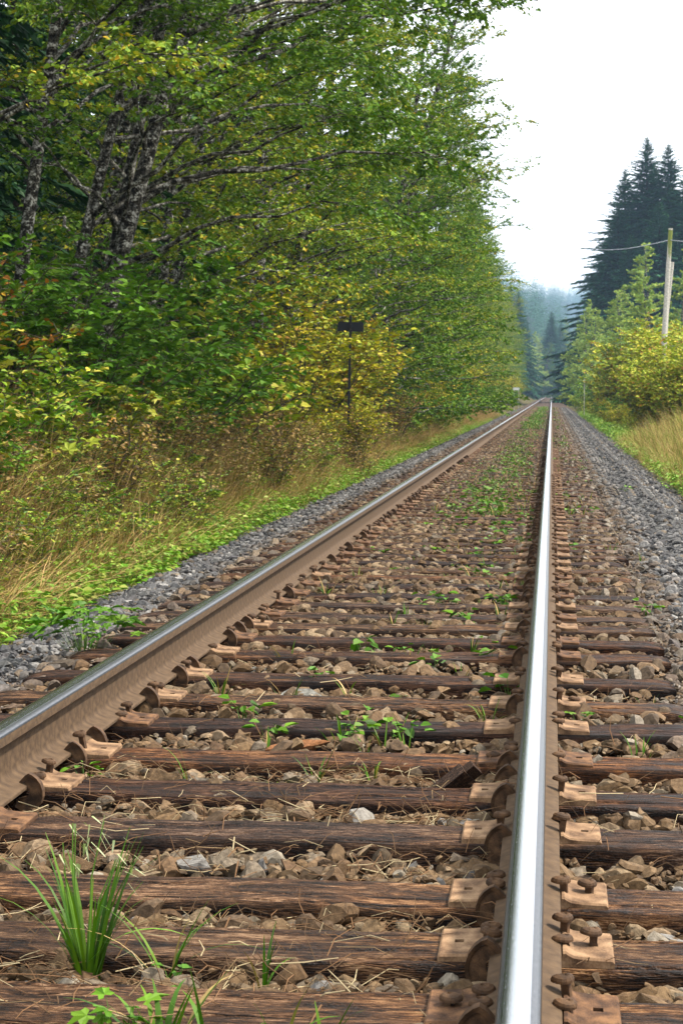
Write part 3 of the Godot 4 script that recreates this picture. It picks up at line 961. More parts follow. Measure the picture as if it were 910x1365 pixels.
func build_sleepers(rl: Node3D, rt: Node3D) -> void:
	R.seed = 41
	var shapes := []
	for i in 6: shapes.append(make_sleeper_mesh(i))
	R.seed = 42
	var plate := make_plate_mesh()
	var spike := make_spike_mesh()
	var anchor := make_anchor_mesh()
	var woods := []
	for k in 3:
		for tint in [Color(1, 1, 1), Color(0.78, 0.74, 0.76), Color(1.0, 0.93, 0.85)]:
			var m: StandardMaterial3D = M["wood%d" % k].duplicate()
			m.albedo_color = tint
			m.vertex_color_use_as_albedo = true
			m.uv1_offset = Vector3(k * 0.37, tint.g * 3.1, 0)
			woods.append(m)
	var pick := [0, 1, 3, 0, 3, 6, 1, 5, 7, 3, 1, 8, 4, 0, 6]
	var wear := ["brown", "dark brown", "warm brown", "reddish brown", "dark reddish brown", "light reddish brown", "greyish brown", "dark grey-brown", "pale greyish brown"]
	for i in tie_z.size():
		var wood: int = pick[i] if i < 15 else R.randi() % 9
		var label := ""
		var group := "wooden sleepers under the rails"
		if i < 2: label = "brown wooden sleeper just below the bottom edge of the picture" if i == 1 else "brown wooden sleeper at the camera's feet, outside the picture"
		elif i < 22: label = "%s weathered sleeper, %s counting up from the picture's bottom edge" % [wear[wood], ORD[i - 2]]
		else: label = "dark wooden sleeper far up the line, among the close-looking row past the twentieth"
		var t := thing("wooden_sleeper", label, "sleeper", Vector3(-0.8 + rr(-0.03, 0.03), 0, tie_z[i]), group)
		t.rotation.y = rr(-0.012, 0.012)
		var tm := part("timber", shapes[R.randi() % 6], woods[wood], t)
		if R.randf() < 0.5: tm.rotation.y = PI
		if i > 70: continue
		for sd in [-1, 1]:
			var rx: float = RAIL_R if sd > 0 else RAIL_L
			var pl := part("tie_plate", plate, M.plate if R.randf() < (0.75 if i < 14 else 0.25) else M.plate_dark, t)
			pl.position = Vector3(rx - t.position.x, 0.0, rr(-0.012, 0.012))
			if i > 46: continue
			# spikes at the foot's edges, some worked up, a few in the outer holes
			for e in [-1, 1]:
				var spots := [Vector3(0.080 * e, 0.012 + (rr(0.01, 0.035) if R.randf() < 0.6 else 0.0), rr(0.03, 0.06))]
				if R.randf() < 0.55: spots.append(Vector3(0.080 * e, 0.012 + rr(0.0, 0.022), -rr(0.03, 0.06)))
				if R.randf() < 0.16: spots.append(Vector3(0.1375 * e, -0.005 + rr(0.0, 0.03), -0.001))
				for q in spots:
					var sp := part("spike", spike, M.iron, pl)
					sp.position = q
					sp.rotation = Vector3(rr(-0.2, 0.2), (0.0 if e > 0 else PI) + rr(-0.4, 0.4), rr(-0.16, 0.16))
		if i > 60: continue
		for sd in [-1, 1]:
			for side in [1, -1]:
				if R.randf() > ((0.75 if side > 0 else 0.25) if i < 14 else 0.4) and not (sd > 0 and side > 0 and i < 8): continue
				var an := part("rail_anchor", anchor, M.iron, rt if sd > 0 else rl)
				# on the gauge side of each rail
				an.position = Vector3(0.0715 * -sd, 0.0115, tie_z[i] + side * rr(0.132, 0.142))
				an.scale = Vector3(-sd, 1, 1) * rr(0.86, 0.98)

func build_debris() -> void:
	R.seed = 51
	var kinds := []
	for i in 5:
		var b := MB.new()
		for k in 9:
			var p := Vector3(rr(-0.16, 0.16), rr(0.0, 0.02), rr(-0.07, 0.07))
			var d := Vector3(rr(-1, 1), rr(-0.15, 0.25), rr(-0.5, 0.5)).normalized()
			var l := rr(0.04, 0.16)
			var col: Color = [Color(0.36, 0.29, 0.17), Color(0.22, 0.15, 0.08), Color(0.10, 0.06, 0.035), Color(0.16, 0.09, 0.045)][R.randi() % 4]
			var r := rr(0.0006, 0.0016)
			b.tube(PackedVector3Array([p, p + d * l * 0.5 + Vector3(0, rr(-0.01, 0.02), rr(-0.02, 0.02)), p + d * l]), PackedFloat32Array([r, r, r * 0.6]), 4, col)
		kinds.append(b.mesh())
	var at := [[], [], [], [], []]
	for i in 420:
		var z := -3.4 - 22.0 * pow(R.randf(), 1.5)
		var near := 99.0; var side := 0.0
		for q in tie_z:
			if absf(q - z) < absf(near): near = z - q
		var on := absf(near) < 0.13
		if on and R.randf() < 0.8: continue
		at[R.randi() % 5].append(xf(Vector3(rr(-1.45, 0.48), 0.005 if on else rr(-0.05, -0.02), z), rr(0, TAU), Vector3.ONE * rr(0.6, 1.2)))
	for i in 110:
		at[R.randi() % 5].append(xf(Vector3(rr(-1.4, -0.15), rr(-0.04, -0.01), [-4.11, -3.7, -5.18, -4.62, -5.7][R.randi() % 5] + rr(-0.11, 0.11)), rr(0, TAU), Vector3.ONE * rr(0.7, 1.2)))
	var d := MultiMeshInstance3D
	var holder := Node3D.new()
	put(holder, "straw_litter")
	kind(holder, "stuff", "dry straw and broken twigs lying between the sleepers")
	for k in 5: many("straw", kinds[k], M.straw, at[k], holder)

func build_plants_on_track() -> void:
	# the oat tuft by the bottom left corner, with drooping pale seed heads
	R.seed = 61
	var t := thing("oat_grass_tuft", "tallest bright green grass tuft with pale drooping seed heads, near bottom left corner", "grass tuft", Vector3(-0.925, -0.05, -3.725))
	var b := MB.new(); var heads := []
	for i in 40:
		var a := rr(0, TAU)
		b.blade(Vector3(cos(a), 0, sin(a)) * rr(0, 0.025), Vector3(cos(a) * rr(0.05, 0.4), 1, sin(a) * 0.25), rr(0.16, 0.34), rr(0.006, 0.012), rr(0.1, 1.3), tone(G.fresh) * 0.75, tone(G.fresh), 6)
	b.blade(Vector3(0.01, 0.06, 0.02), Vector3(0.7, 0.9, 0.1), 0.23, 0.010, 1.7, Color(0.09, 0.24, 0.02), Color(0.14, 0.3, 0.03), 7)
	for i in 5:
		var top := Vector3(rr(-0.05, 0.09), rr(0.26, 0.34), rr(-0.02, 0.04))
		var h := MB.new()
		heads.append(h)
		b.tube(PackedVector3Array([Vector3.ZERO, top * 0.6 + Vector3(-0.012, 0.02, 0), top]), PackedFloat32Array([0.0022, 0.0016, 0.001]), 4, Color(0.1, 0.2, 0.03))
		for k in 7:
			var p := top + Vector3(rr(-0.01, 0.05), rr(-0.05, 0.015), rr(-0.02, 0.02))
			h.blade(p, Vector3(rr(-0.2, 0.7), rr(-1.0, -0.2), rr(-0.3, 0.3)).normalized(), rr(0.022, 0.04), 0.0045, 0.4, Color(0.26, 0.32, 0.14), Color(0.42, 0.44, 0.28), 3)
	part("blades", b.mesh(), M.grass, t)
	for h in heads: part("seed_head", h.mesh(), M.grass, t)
	# single plants one can point at: place, label, blades, reach, height, width
	var singles := [
		[Vector3(-0.77, -0.07, -3.75), "upright grass sprig with a dry stem, just right of the tall seeding tuft", 9, 0.015, 0.22, 0.006],
		[Vector3(-0.565, -0.07, -3.72), "small dark-stemmed sprig with two yellow-green blades, just before the second sleeper", 5, 0.012, 0.15, 0.006],
		[Vector3(-0.69, -0.06, -3.325), "leafy grass clump cut off by the bottom edge, below the tall seeding tuft", 16, 0.05, 0.17, 0.012],
		[Vector3(-0.605, -0.06, -3.32), "lone wide grass blade rising at the bottom edge right of the leafy clump", 3, 0.01, 0.19, 0.012],
		[Vector3(-0.48, -0.06, -3.325), "pair of arching pale blades at the middle of the bottom edge", 5, 0.015, 0.15, 0.012],
		[Vector3(-0.395, -0.06, -3.325), "short upright blades right of the arching pair at the bottom edge", 5, 0.012, 0.13, 0.010],
		[Vector3(-0.70, -0.07, -5.68), "spreading bright grass tuft on the fifth crib, right of the mossy cushion", 8, 0.02, 0.15, 0.008],
		[Vector3(-1.09, -0.07, -5.68), "thin arching grass sprig between fifth and sixth sleepers, left of the mossy cushion", 5, 0.012, 0.13, 0.006],
		[Vector3(-0.93, -0.07, -6.25), "short grass sprig before the seventh sleeper, above the mossy cushion", 6, 0.012, 0.09, 0.006],
		[Vector3(-0.53, -0.07, -5.75), "short pale grass sprig left of the dark wood offcut", 6, 0.02, 0.11, 0.006],
		[Vector3(-0.22, -0.07, -6.82), "small bushy grass tuft close to the shining right rail", 14, 0.035, 0.11, 0.005],
		[Vector3(-1.28, -0.07, -7.35), "grass sprig by the left rail beside the eighth sleeper", 8, 0.03, 0.12, 0.006],
		[Vector3(-1.28, -0.06, -10.9), "bright grass tuft growing against the left rail, beyond the tenth sleeper", 12, 0.04, 0.16, 0.008],
		[Vector3(-0.78, -0.07, -7.36), "two thin upright blades in front of the eighth sleeper", 4, 0.01, 0.12, 0.006],
		[Vector3(-0.55, -0.07, -6.3), "pair of thin blades standing before the seventh sleeper", 4, 0.02, 0.12, 0.006],
		[Vector3(-0.35, -0.07, -8.6), "yellowish arching sprig before the tenth sleeper near the right rail", 7, 0.02, 0.14, 0.006],
	]
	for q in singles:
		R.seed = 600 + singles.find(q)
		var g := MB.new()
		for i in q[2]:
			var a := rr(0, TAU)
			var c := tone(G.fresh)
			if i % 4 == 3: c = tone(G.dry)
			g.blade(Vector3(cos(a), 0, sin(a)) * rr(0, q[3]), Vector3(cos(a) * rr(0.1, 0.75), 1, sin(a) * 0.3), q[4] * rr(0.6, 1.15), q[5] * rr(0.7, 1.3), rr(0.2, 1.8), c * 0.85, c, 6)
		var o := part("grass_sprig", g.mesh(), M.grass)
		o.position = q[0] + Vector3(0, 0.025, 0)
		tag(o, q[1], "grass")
	# leafy weeds
	var herbs := [
		[Vector3(-2.12, -0.05, -8.55), "leafy bright green weed on the gravel left of the left rail", 60, 0.24, 0.2, 0.10, "fresh", 2],
		[Vector3(0.1, -0.06, -6.63), "small leafy weed tucked against the right side of the shining rail", 7, 0.035, 0.075, 0.055, "fresh", 2],
		[Vector3(-0.735, -0.065, -3.69), "tiny round-leaved weed at the foot of the upright grass sprig", 5, 0.03, 0.05, 0.035, "fresh", 1],
		[Vector3(-0.77, -0.06, -3.33), "broad-leaved weed at the bottom edge left of the leafy clump", 9, 0.06, 0.09, 0.055, "fresh", 2],
		[Vector3(-0.80, -0.075, -5.62), "low mossy green cushion between the fifth and sixth sleepers", 60, 0.05, 0.03, 0.016, "lime", 0],
		[Vector3(-0.62, -0.06, -10.4), "leafy weed with yellow-green leaves midway between the rails, ten metres off", 16, 0.10, 0.10, 0.055, "fresh", 1],
		[Vector3(-1.42, -0.065, -5.72), "small round-leaved weed beside the left rail's nearest visible plate", 9, 0.05, 0.06, 0.035, "green", 1],
		[Vector3(-0.28, -0.06, -10.7), "rosette weed right of the leafy weed midway between the rails", 10, 0.06, 0.07, 0.05, "fresh", 1],
		[Vector3(-0.64, -0.05, -19.4), "broad green weed patch between the rails, nearer of the two bright patches", 40, 0.22, 0.12, 0.075, "fresh", 1],
	]
	for q in herbs:
		var o := part("leafy_weed", make_herb(700 + herbs.find(q), q[2], q[3], q[4], q[5], G[q[6]], q[7]), M.grass)
		o.position = q[0] + Vector3(0, 0.025, 0)
		tag(o, q[1], "weed")
	# the scatter of small tufts further up
	R.seed = 71
	var proto := []
	for i in 6: proto.append(make_grass(720 + i, 7, 0.03, 0.12, 0.007, 0.8, G.fresh, G.fresh, 4))
	for i in 5: proto.append(make_herb(740 + i, 8, 0.06, 0.07, 0.05, G.fresh, 1))
	for i in 260:
		var z := -6.2 - 30.0 * pow(R.randf(), 1.25)
		var x := clampf(R.randfn(-0.62, 0.33), -1.4, -0.16)
		if i % 14 == 0: x = rr(0.12, 0.9)
		var o := part("grass_tuft", proto[R.randi() % proto.size()], M.grass)
		o.position = Vector3(x, -0.04, z)
		o.rotation.y = rr(0, TAU)
		o.scale = Vector3.ONE * rr(0.6, 1.25)
		tag(o, "small green tuft sprouting through the brown stones, one of the scatter between the rails" if i % 14 else "small green tuft in the stones just right of the shining rail", "grass tuft", "small tufts in the track")
	var far := [[], [], []]
	for i in 1700:
		var z := -18.0 - 140.0 * pow(R.randf(), 1.4)
		var x := clampf(R.randfn(-0.66, 0.20), -1.3, -0.2)
		if R.randf() < 0.07: x = rr(0.06, 0.4)
		if absf(z + 46) < 4 and R.randf() < 0.25: x = rr(0.05, 0.35)
		far[R.randi() % 3].append(xf(Vector3(x, -0.03, z), rr(0, TAU), Vector3.ONE * (rr(0.6, 1.3) if z > -60 else rr(1.0, 1.8))))
	var hold := Node3D.new()
	put(hold, "track_weeds")
	kind(hold, "stuff", "strip of bright green weeds growing down the middle of the far track")
	for k in 3: many("weeds", [proto[0], proto[3], proto[7]][k], M.grass, far[k], hold)

func build_left_bank() -> void:
	R.seed = 81
	# dry grass and green verge: nobody could count them
	var dry := []; var verge := []; var herb := []; var shoot := []; var shoot_st := []
	for i in 5: dry.append(make_grass(800 + i, 70, 0.34, 0.8, 0.007, 1.3, G.dry, G.dry, 3))
	for i in 3: verge.append(make_grass(810 + i, 60, 0.3, 0.3, 0.008, 1.4, G.strip, G.dry, 3))
	for i in 4: herb.append(make_herb(820 + i, 70, 0.34, 0.2, 0.055, G.strip, 1))
	for i in 4:
		var sh := make_shrub(830 + i, {"stems": 9, "r": 0.5, "h": 1.0, "shoots": 9, "shoot": 0.22, "leaves": 9, "leaf": 0.048, "pal": G.lime if i < 3 else G.brown, "stem_r": 0.004, "from": 0.35})
		shoot.append(sh[1]); shoot_st.append(sh[0])
	R.seed = 82
	var dp := [[], [], [], [], []]; var vp := [[], [], []]; var hp := [[], [], [], []]; var sp := [[], [], [], []]
	for i in 3200:
		var z := -7.5 - 110.0 * pow(R.randf(), 1.6)
		var w := pow(R.randf(), 1.2)
		var x := -3.55 - w * (2.0 if z > -24 else 1.4)
		dp[R.randi() % 5].append(xf(Vector3(x, ground(x, z) - 0.03, z), rr(0, TAU), Vector3.ONE * rr(0.55, 1.15) * Vector3(1.1, lerpf(0.55, 1.05, minf(1, w * 3)), 1.1), Vector3(rr(-0.15, 0.15), 0, rr(-0.2, 0.15))))
	for i in 900:
		var z := -7.0 - 120.0 * pow(R.randf(), 1.5)
		var x := -3.22 - 0.75 * R.randf()
		vp[R.randi() % 3].append(xf(Vector3(x, ground(x, z) + 0.02, z), rr(0, TAU), Vector3.ONE * rr(0.6, 1.2)))
	for i in 1500:
		var z := -7.0 - 90.0 * pow(R.randf(), 1.6)
		var x := -3.2 - 0.95 * R.randf()
		hp[R.randi() % 4].append(xf(Vector3(x, ground(x, z) + 0.03, z), rr(0, TAU), Vector3.ONE * rr(0.6, 1.2)))
	for i in 700:
		var z := -9.0 - 75.0 * pow(R.randf(), 1.6)
		var x := -3.65 - 1.7 * R.randf()
		sp[3 if R.randf() < 0.2 else R.randi() % 3].append(xf(Vector3(x, ground(x, z), z), rr(0, TAU), Vector3.ONE * rr(0.55, 1.05)))
	var h1 := Node3D.new(); put(h1, "dry_grass"); kind(h1, "stuff", "pale dry grass and dead stalks covering the foot of the left bank")
	for k in 5: many("dry_stalks", dry[k], M.straw, dp[k], h1)
	var h2 := Node3D.new(); put(h2, "verge_grass"); kind(h2, "stuff", "bright green verge of grass and creeping herbs beside the left gravel")
	for k in 3: many("grass_blades", verge[k], M.grass, vp[k], h2)
	for k in 4: many("creeping_leaves", herb[k], M.grass, hp[k], h2)
	var h3 := Node3D.new(); put(h3, "undergrowth"); kind(h3, "stuff", "yellow-green leafy shoots mixed into the dry grass of the left bank")
	for k in 4:
		many("shoot_leaves", shoot[k], M.grass, sp[k], h3)
		many("shoot_stems", shoot_st[k], M.twig, sp[k], h3)
	# shrubs, each a thing
	var kinds := {}
	var specs := {
		"green": {"stems": 22, "r": 1.3, "h": 2.0, "shoots": 16, "shoot": 0.42, "leaves": 10, "leaf": 0.085, "pal": G.green},
		"lime": {"stems": 20, "r": 1.1, "h": 1.6, "shoots": 15, "shoot": 0.36, "leaves": 9, "leaf": 0.075, "pal": G.lime},
		"maple": {"stems": 12, "r": 0.9, "h": 1.5, "shoots": 10, "shoot": 0.3, "leaves": 5, "leaf": 0.125, "aspect": 0.95, "pal": G.maple, "kind": 2},
		"gold": {"stems": 26, "r": 1.3, "h": 2.3, "shoots": 18, "shoot": 0.4, "leaves": 9, "leaf": 0.075, "pal": G.gold},
		"rust": {"stems": 18, "r": 1.1, "h": 1.7, "shoots": 14, "shoot": 0.38, "leaves": 9, "leaf": 0.075, "pal": G.rust},
		"brown": {"stems": 30, "r": 1.0, "h": 1.5, "shoots": 12, "shoot": 0.3, "leaves": 5, "leaf": 0.06, "pal": G.brown},
	}
	for k in specs:
		kinds[k] = []
		for i in 2:
			var o := specs[k] as Dictionary
			kinds[k].append(make_shrub(850 + i + k.hash() % 1000, o))
	R.seed = 83
	# [kind, x, z, size, label]
	var list := [
		["maple", -4.85, -13.4, 0.85, "yellow-leaved bramble with large lobed leaves, low at the left picture edge"],
		["green", -5.1, -13.8, 0.75, "dark green low shrub at the left picture edge under the yellow-leaved bramble"],
		["maple", -5.2, -15.6, 1.0, "pale lobed-leaf bramble standing among dry stalks left of the green thicket"],
		["lime", -5.3, -16.5, 1.1, "lime green shrub behind the two lobed-leaf brambles"],
		["rust", -6.2, -18.0, 1.25, "reddish brown shrub high at the left edge under the thin white-patched trunks"],
		["green", -6.2, -18.8, 1.1, "dark green thicket shrub in front of the reddish shrub"],
		["maple", -4.8, -18.2, 1.0, "yellow-spotted lobed-leaf bramble in the middle of the green thicket"],
		["green", -5.7, -20.2, 1.3, "dense green shrub at the foot of the leaning twin trunks"],
		["lime", -5.2, -21.5, 0.85, "lime shrub low in front of the twin trunks, rising from dry grass"],
		["green", -5.4, -23.5, 1.5, "tall deep green shrub right of the leaning twin trunks"],
		["lime", -5.5, -25.4, 1.9, "tallest bright green bush below the long bare branches"],
		["rust", -5.9, -21.8, 1.1, "orange-flecked shrub behind the foot of the twin trunks"],
		["green", -6.4, -28.6, 1.6, "green leafy shrub left of the golden bushes by the sign"],
		["brown", -4.2, -24.5, 0.9, "brown twiggy weed clump between the lime shrub and the golden bushes"],
		["gold", -4.9, -29.6, 1.35, "golden bush nearest the camera, left of the dark sign"],
		["gold", -5.4, -36.5, 1.6, "tallest golden bush directly behind and left of the dark sign"],
		["brown", -3.72, -32.2, 0.8, "brown twiggy clump at the foot of the dark sign's post"],
		["gold", -4.02, -32.6, 0.82, "small golden bush hiding the foot of the dark sign's post"],
		["gold", -5.2, -39.0, 1.35, "golden bush directly behind the dark sign's post"],
		["gold", -4.9, -42.5, 1.35, "golden bush just right of the dark sign"],
		["brown", -4.3, -45.0, 1.2, "reddish brown twiggy bush between the golden bushes and the small dark fir"],
		["lime", -4.6, -50.5, 1.2, "yellow-green bush right of the small dark fir"],
		["gold", -4.4, -55.0, 1.0, "small golden bush beyond the small dark fir"],
		["brown", -4.6, -17.2, 0.85, "brown twiggy weed clump in the dry grass below the dark green thicket"],
		["brown", -4.7, -21.0, 0.9, "brown weed clump in the dry grass below the twin trunks"],
		["brown", -4.6, -28.0, 0.95, "brown twiggy clump before the nearest golden bush"],
		["brown", -4.3, -38.5, 0.9, "brown twiggy clump just beyond the dark sign's post"],
		["lime", -4.4, -61.0, 1.1, "yellow-green bush under the tree wall, just beyond the small golden bush"],
	]
	for q in list: shrub(kinds, q[0], q[1] + 0.35, q[2], q[3], q[4], "")
	# the second line of shrubs, up among the trunks
	var z := -13.0
	while z > -70:
		var k: String = ["green", "green", "lime", "rust"][R.randi() % 4]
		shrub(kinds, k, rr(-7.6, -6.4), z, rr(1.0, 1.5), "shadowy %s shrub up on the bank between the tree trunks" % {"green": "deep green", "lime": "light green", "rust": "rust-flecked"}[k], "shrubs between the trunks")
		z -= rr(2.4, 3.4)
	z = -66.0
	while z > -210:
		var k: String = ["green", "lime", "gold", "lime"][R.randi() % 4]
		shrub(kinds, k, rr(-5.2, -4.2), z, rr(1.0, 1.6), "%s bush in the hedge-like row along the left side far up the line" % {"green": "deep green", "lime": "light green", "gold": "golden"}[k], "bushes far up the left side")
		z -= rr(4, 7)
	M.shrub_kinds = kinds
	# small dark fir by the golden bushes
	var fir := make_conifer(890, 3.0, 1.0, 0.14, 40, G.hem, 0.5)
	var f := thing("fir_sapling", "small dark green fir standing right of the golden bushes", "fir tree", Vector3(-4.05, ground(-4.05, -48.0), -48.0))
	part("trunk", fir[0], M.fir_bark, f); part("crown", fir[1], M.needle, f)

func shrub(kinds: Dictionary, k: String, x: float, z: float, size: float, label: String, group: String) -> void:
	var v: Array = kinds[k][R.randi() % 2]
	var called: String = {"green": "green_shrub", "lime": "lime_shrub", "maple": "bramble_bush", "gold": "golden_bush", "rust": "rust_shrub", "brown": "brown_bush"}[k]
	var t := thing(called, label, "shrub", Vector3(x, ground(x, z) - 0.05, z), group)
	part("stems", v[0], M.twig, t)
	part("foliage", v[1], M.leaf, t)
	t.rotation.y = rr(0, TAU)
	t.scale = Vector3(size * rr(0.9, 1.1), size * rr(0.9, 1.1), size * rr(0.9, 1.1))

var alders := []
func tree(v: int, x: float, z: float, turn: float, size: float, label: String, group := "", called := "alder_tree") -> Node3D:
	var t := thing(called, label, "tree", Vector3(x, ground(x, z) - 0.1, z), group)
	part("trunk", alders[v][0], M.bark, t)
	part("crown", alders[v][1], M.leaf, t)
	t.rotation.y = turn
	t.scale = Vector3.ONE * size
	return t

func build_trees() -> void:
	alders = [
		make_alder(1001, {"h": 15.0, "r": 0.105, "lean": 4.6, "stems": 3, "branches": 28, "t0": 0.17, "bare": 0.66, "reach": 0.34, "longest": 4.3, "el0": 0.38, "pal": G.alder, "leaf": 0.072, "dens": 1.25}),
		make_alder(1002, {"h": 16.0, "r": 0.095, "lean": 1.6, "branches": 40, "t0": 0.25, "bare": 0.4, "pal": G.alder, "leaf": 0.072, "dens": 1.25}),
		make_alder(1003, {"h": 14.0, "r": 0.12, "lean": 2.6, "branches": 48, "t0": 0.08, "bare": 0.25, "pal": G.alder_yellow, "leaf": 0.075, "dens": 1.25}),
		make_alder(1004, {"h": 17.0, "r": 0.11, "lean": 1.2, "stems": 2, "branches": 24, "t0": 0.18, "bare": 0.45, "reach": 0.28, "pal": G.alder_yellow, "leaf": 0.075, "dens": 1.25}),
		make_alder(1005, {"h": 12.5, "r": 0.12, "lean": 2.2, "dens": 1.3, "branches": 60, "t0": 0.03, "bare": 0.25, "reach": 0.30, "el0": 0.35, "pal": G.alder, "leaf": 0.08}),
		make_alder(1006, {"h": 13.0, "r": 0.13, "lean": 0.4, "branches": 36, "t0": 0.06, "bare": 0.3, "reach": 0.34, "pal": G.alder_pale, "leaf": 0.17, "kind": 0, "dens": 2.4}),
	]
	var n := 0
	for a in alders: n += a[2] + a[3]
	print("alder faces ", n)
	R.seed = 91
	tree(1, -6.3, -13.6, 0.1, 0.95, "nearest tree, its large-leaved branches hanging into the top left corner")
	tree(3, -6.2, -19.2, -0.25, 0.9, "slender white-patched double tree near the left edge, beside the leaning twin trunks")
	tree(1, -6.0, -20.6, 0.5, 0.85, "thin straight grey tree just left of the leaning twin trunks")
	tree(0, -5.6, -22.2, 0.05, 1.0, "pair of dark leaning trunks with long bare branches sweeping right over the bank")
	tree(2, -6.8, -27.0, 0.15, 1.0, "yellow-green alder right behind the leaning twin trunks")
	tree(1, -6.6, -31.5, -0.3, 0.95, "green alder rising behind the golden bushes, left of the sign")
	tree(3, -6.0, -38.5, 0.2, 0.95, "alder with two pale slender stems rising above the dark sign")
	tree(2, -6.3, -43.0, -0.35, 1.0, "yellow-green alder just right of the pale slender stems")
	tree(4, -5.0, -48.5, 0.4, 1.0, "low-branched leafy tree behind the small dark fir")
	tree(2, -5.2, -54.0, 0.0, 1.05, "alder reaching furthest over the track, its loose sprays against the white sky")
	tree(4, -5.0, -60.0, -0.2, 1.0, "low-branched bushy tree beyond the small dark fir, skirts down to brown grass")
	tree(2, -7.2, -34.5, 0.3, 1.15, "yellow-green alder standing back between the golden bushes and the deeper wood")
	tree(4, -7.0, -45.5, -0.2, 1.2, "dense leafy tree behind the low-branched one beside the small dark fir")
	tree(2, -7.4, -57.0, 0.1, 1.15, "tall yellowish alder behind the one that reaches over the track")
	var z := -65.0
	while z > -330:
		var v: int = [2, 4, 1, 4, 2, 3][R.randi() % 6]
		tree(v, rr(-6.6, -5.6) - (0.0 if z > -130 else 1.2), z, rr(-0.6, 0.6), rr(0.78, 0.98), "leafy alder in the receding front row of trees on the left of the track", "front row of trees on the left")
		z -= rr(4.5, 6.5) if z > -140 else rr(8, 12)
	z = -11.0
	while z > -130:
		if z < -34.0: tree([1, 4, 4, 4, 2][R.randi() % 5], rr(-11.0, -8.3), z, rr(-1.2, 1.2), rr(0.85, 1.1), "shaded alder standing behind the front row of trees on the left bank", "trees behind the front row")
		z -= rr(3.0, 4.5)
	z = -12.0
	while z > -150:
		tree([4, 4, 1][R.randi() % 3], rr(-24, -17.5), z, rr(0, TAU), rr(0.95, 1.25), "dark tree deep in the wood on the left bank", "trees deep in the left wood")
		z -= rr(6, 8)
	var fir := make_conifer(1020, 18.0, 3.6, 0.4, 95, G.hem, 0.45)
	z = -14.0
	while z > -160:
		var x := rr(-17, -12) if z < -38 else rr(-12.5, -9.0)
		var t := thing("hemlock_tree", "dark conifer deepest in the wood on the left bank", "conifer", Vector3(x, ground(x, z), z), "conifers deep in the left wood")
		part("trunk", fir[0], M.fir_bark, t); part("crown", fir[1], M.needle, t)
		t.rotation.y = rr(0, TAU); t.scale = Vector3.ONE * rr(0.8, 1.2)
		z -= rr(2.6, 4.2)
	for q in [[-7.4, -17.5, 0.3], [-7.0, -19.8, 0.26], [-8.0, -24, 0.4]]:
		var t := thing("hemlock_sapling", "blue-green young conifer low among the trunks at the left edge, %s" % ("nearest of three" if q[1] > -18 else ("middle of three" if q[1] > -20 else "farthest of three")), "conifer", Vector3(q[0], ground(q[0], q[1]), q[1]), "young conifers among the trunks")
		part("trunk", fir[0], M.fir_bark, t); part("crown", fir[1], M.needle, t)
		t.scale = Vector3.ONE * q[2]

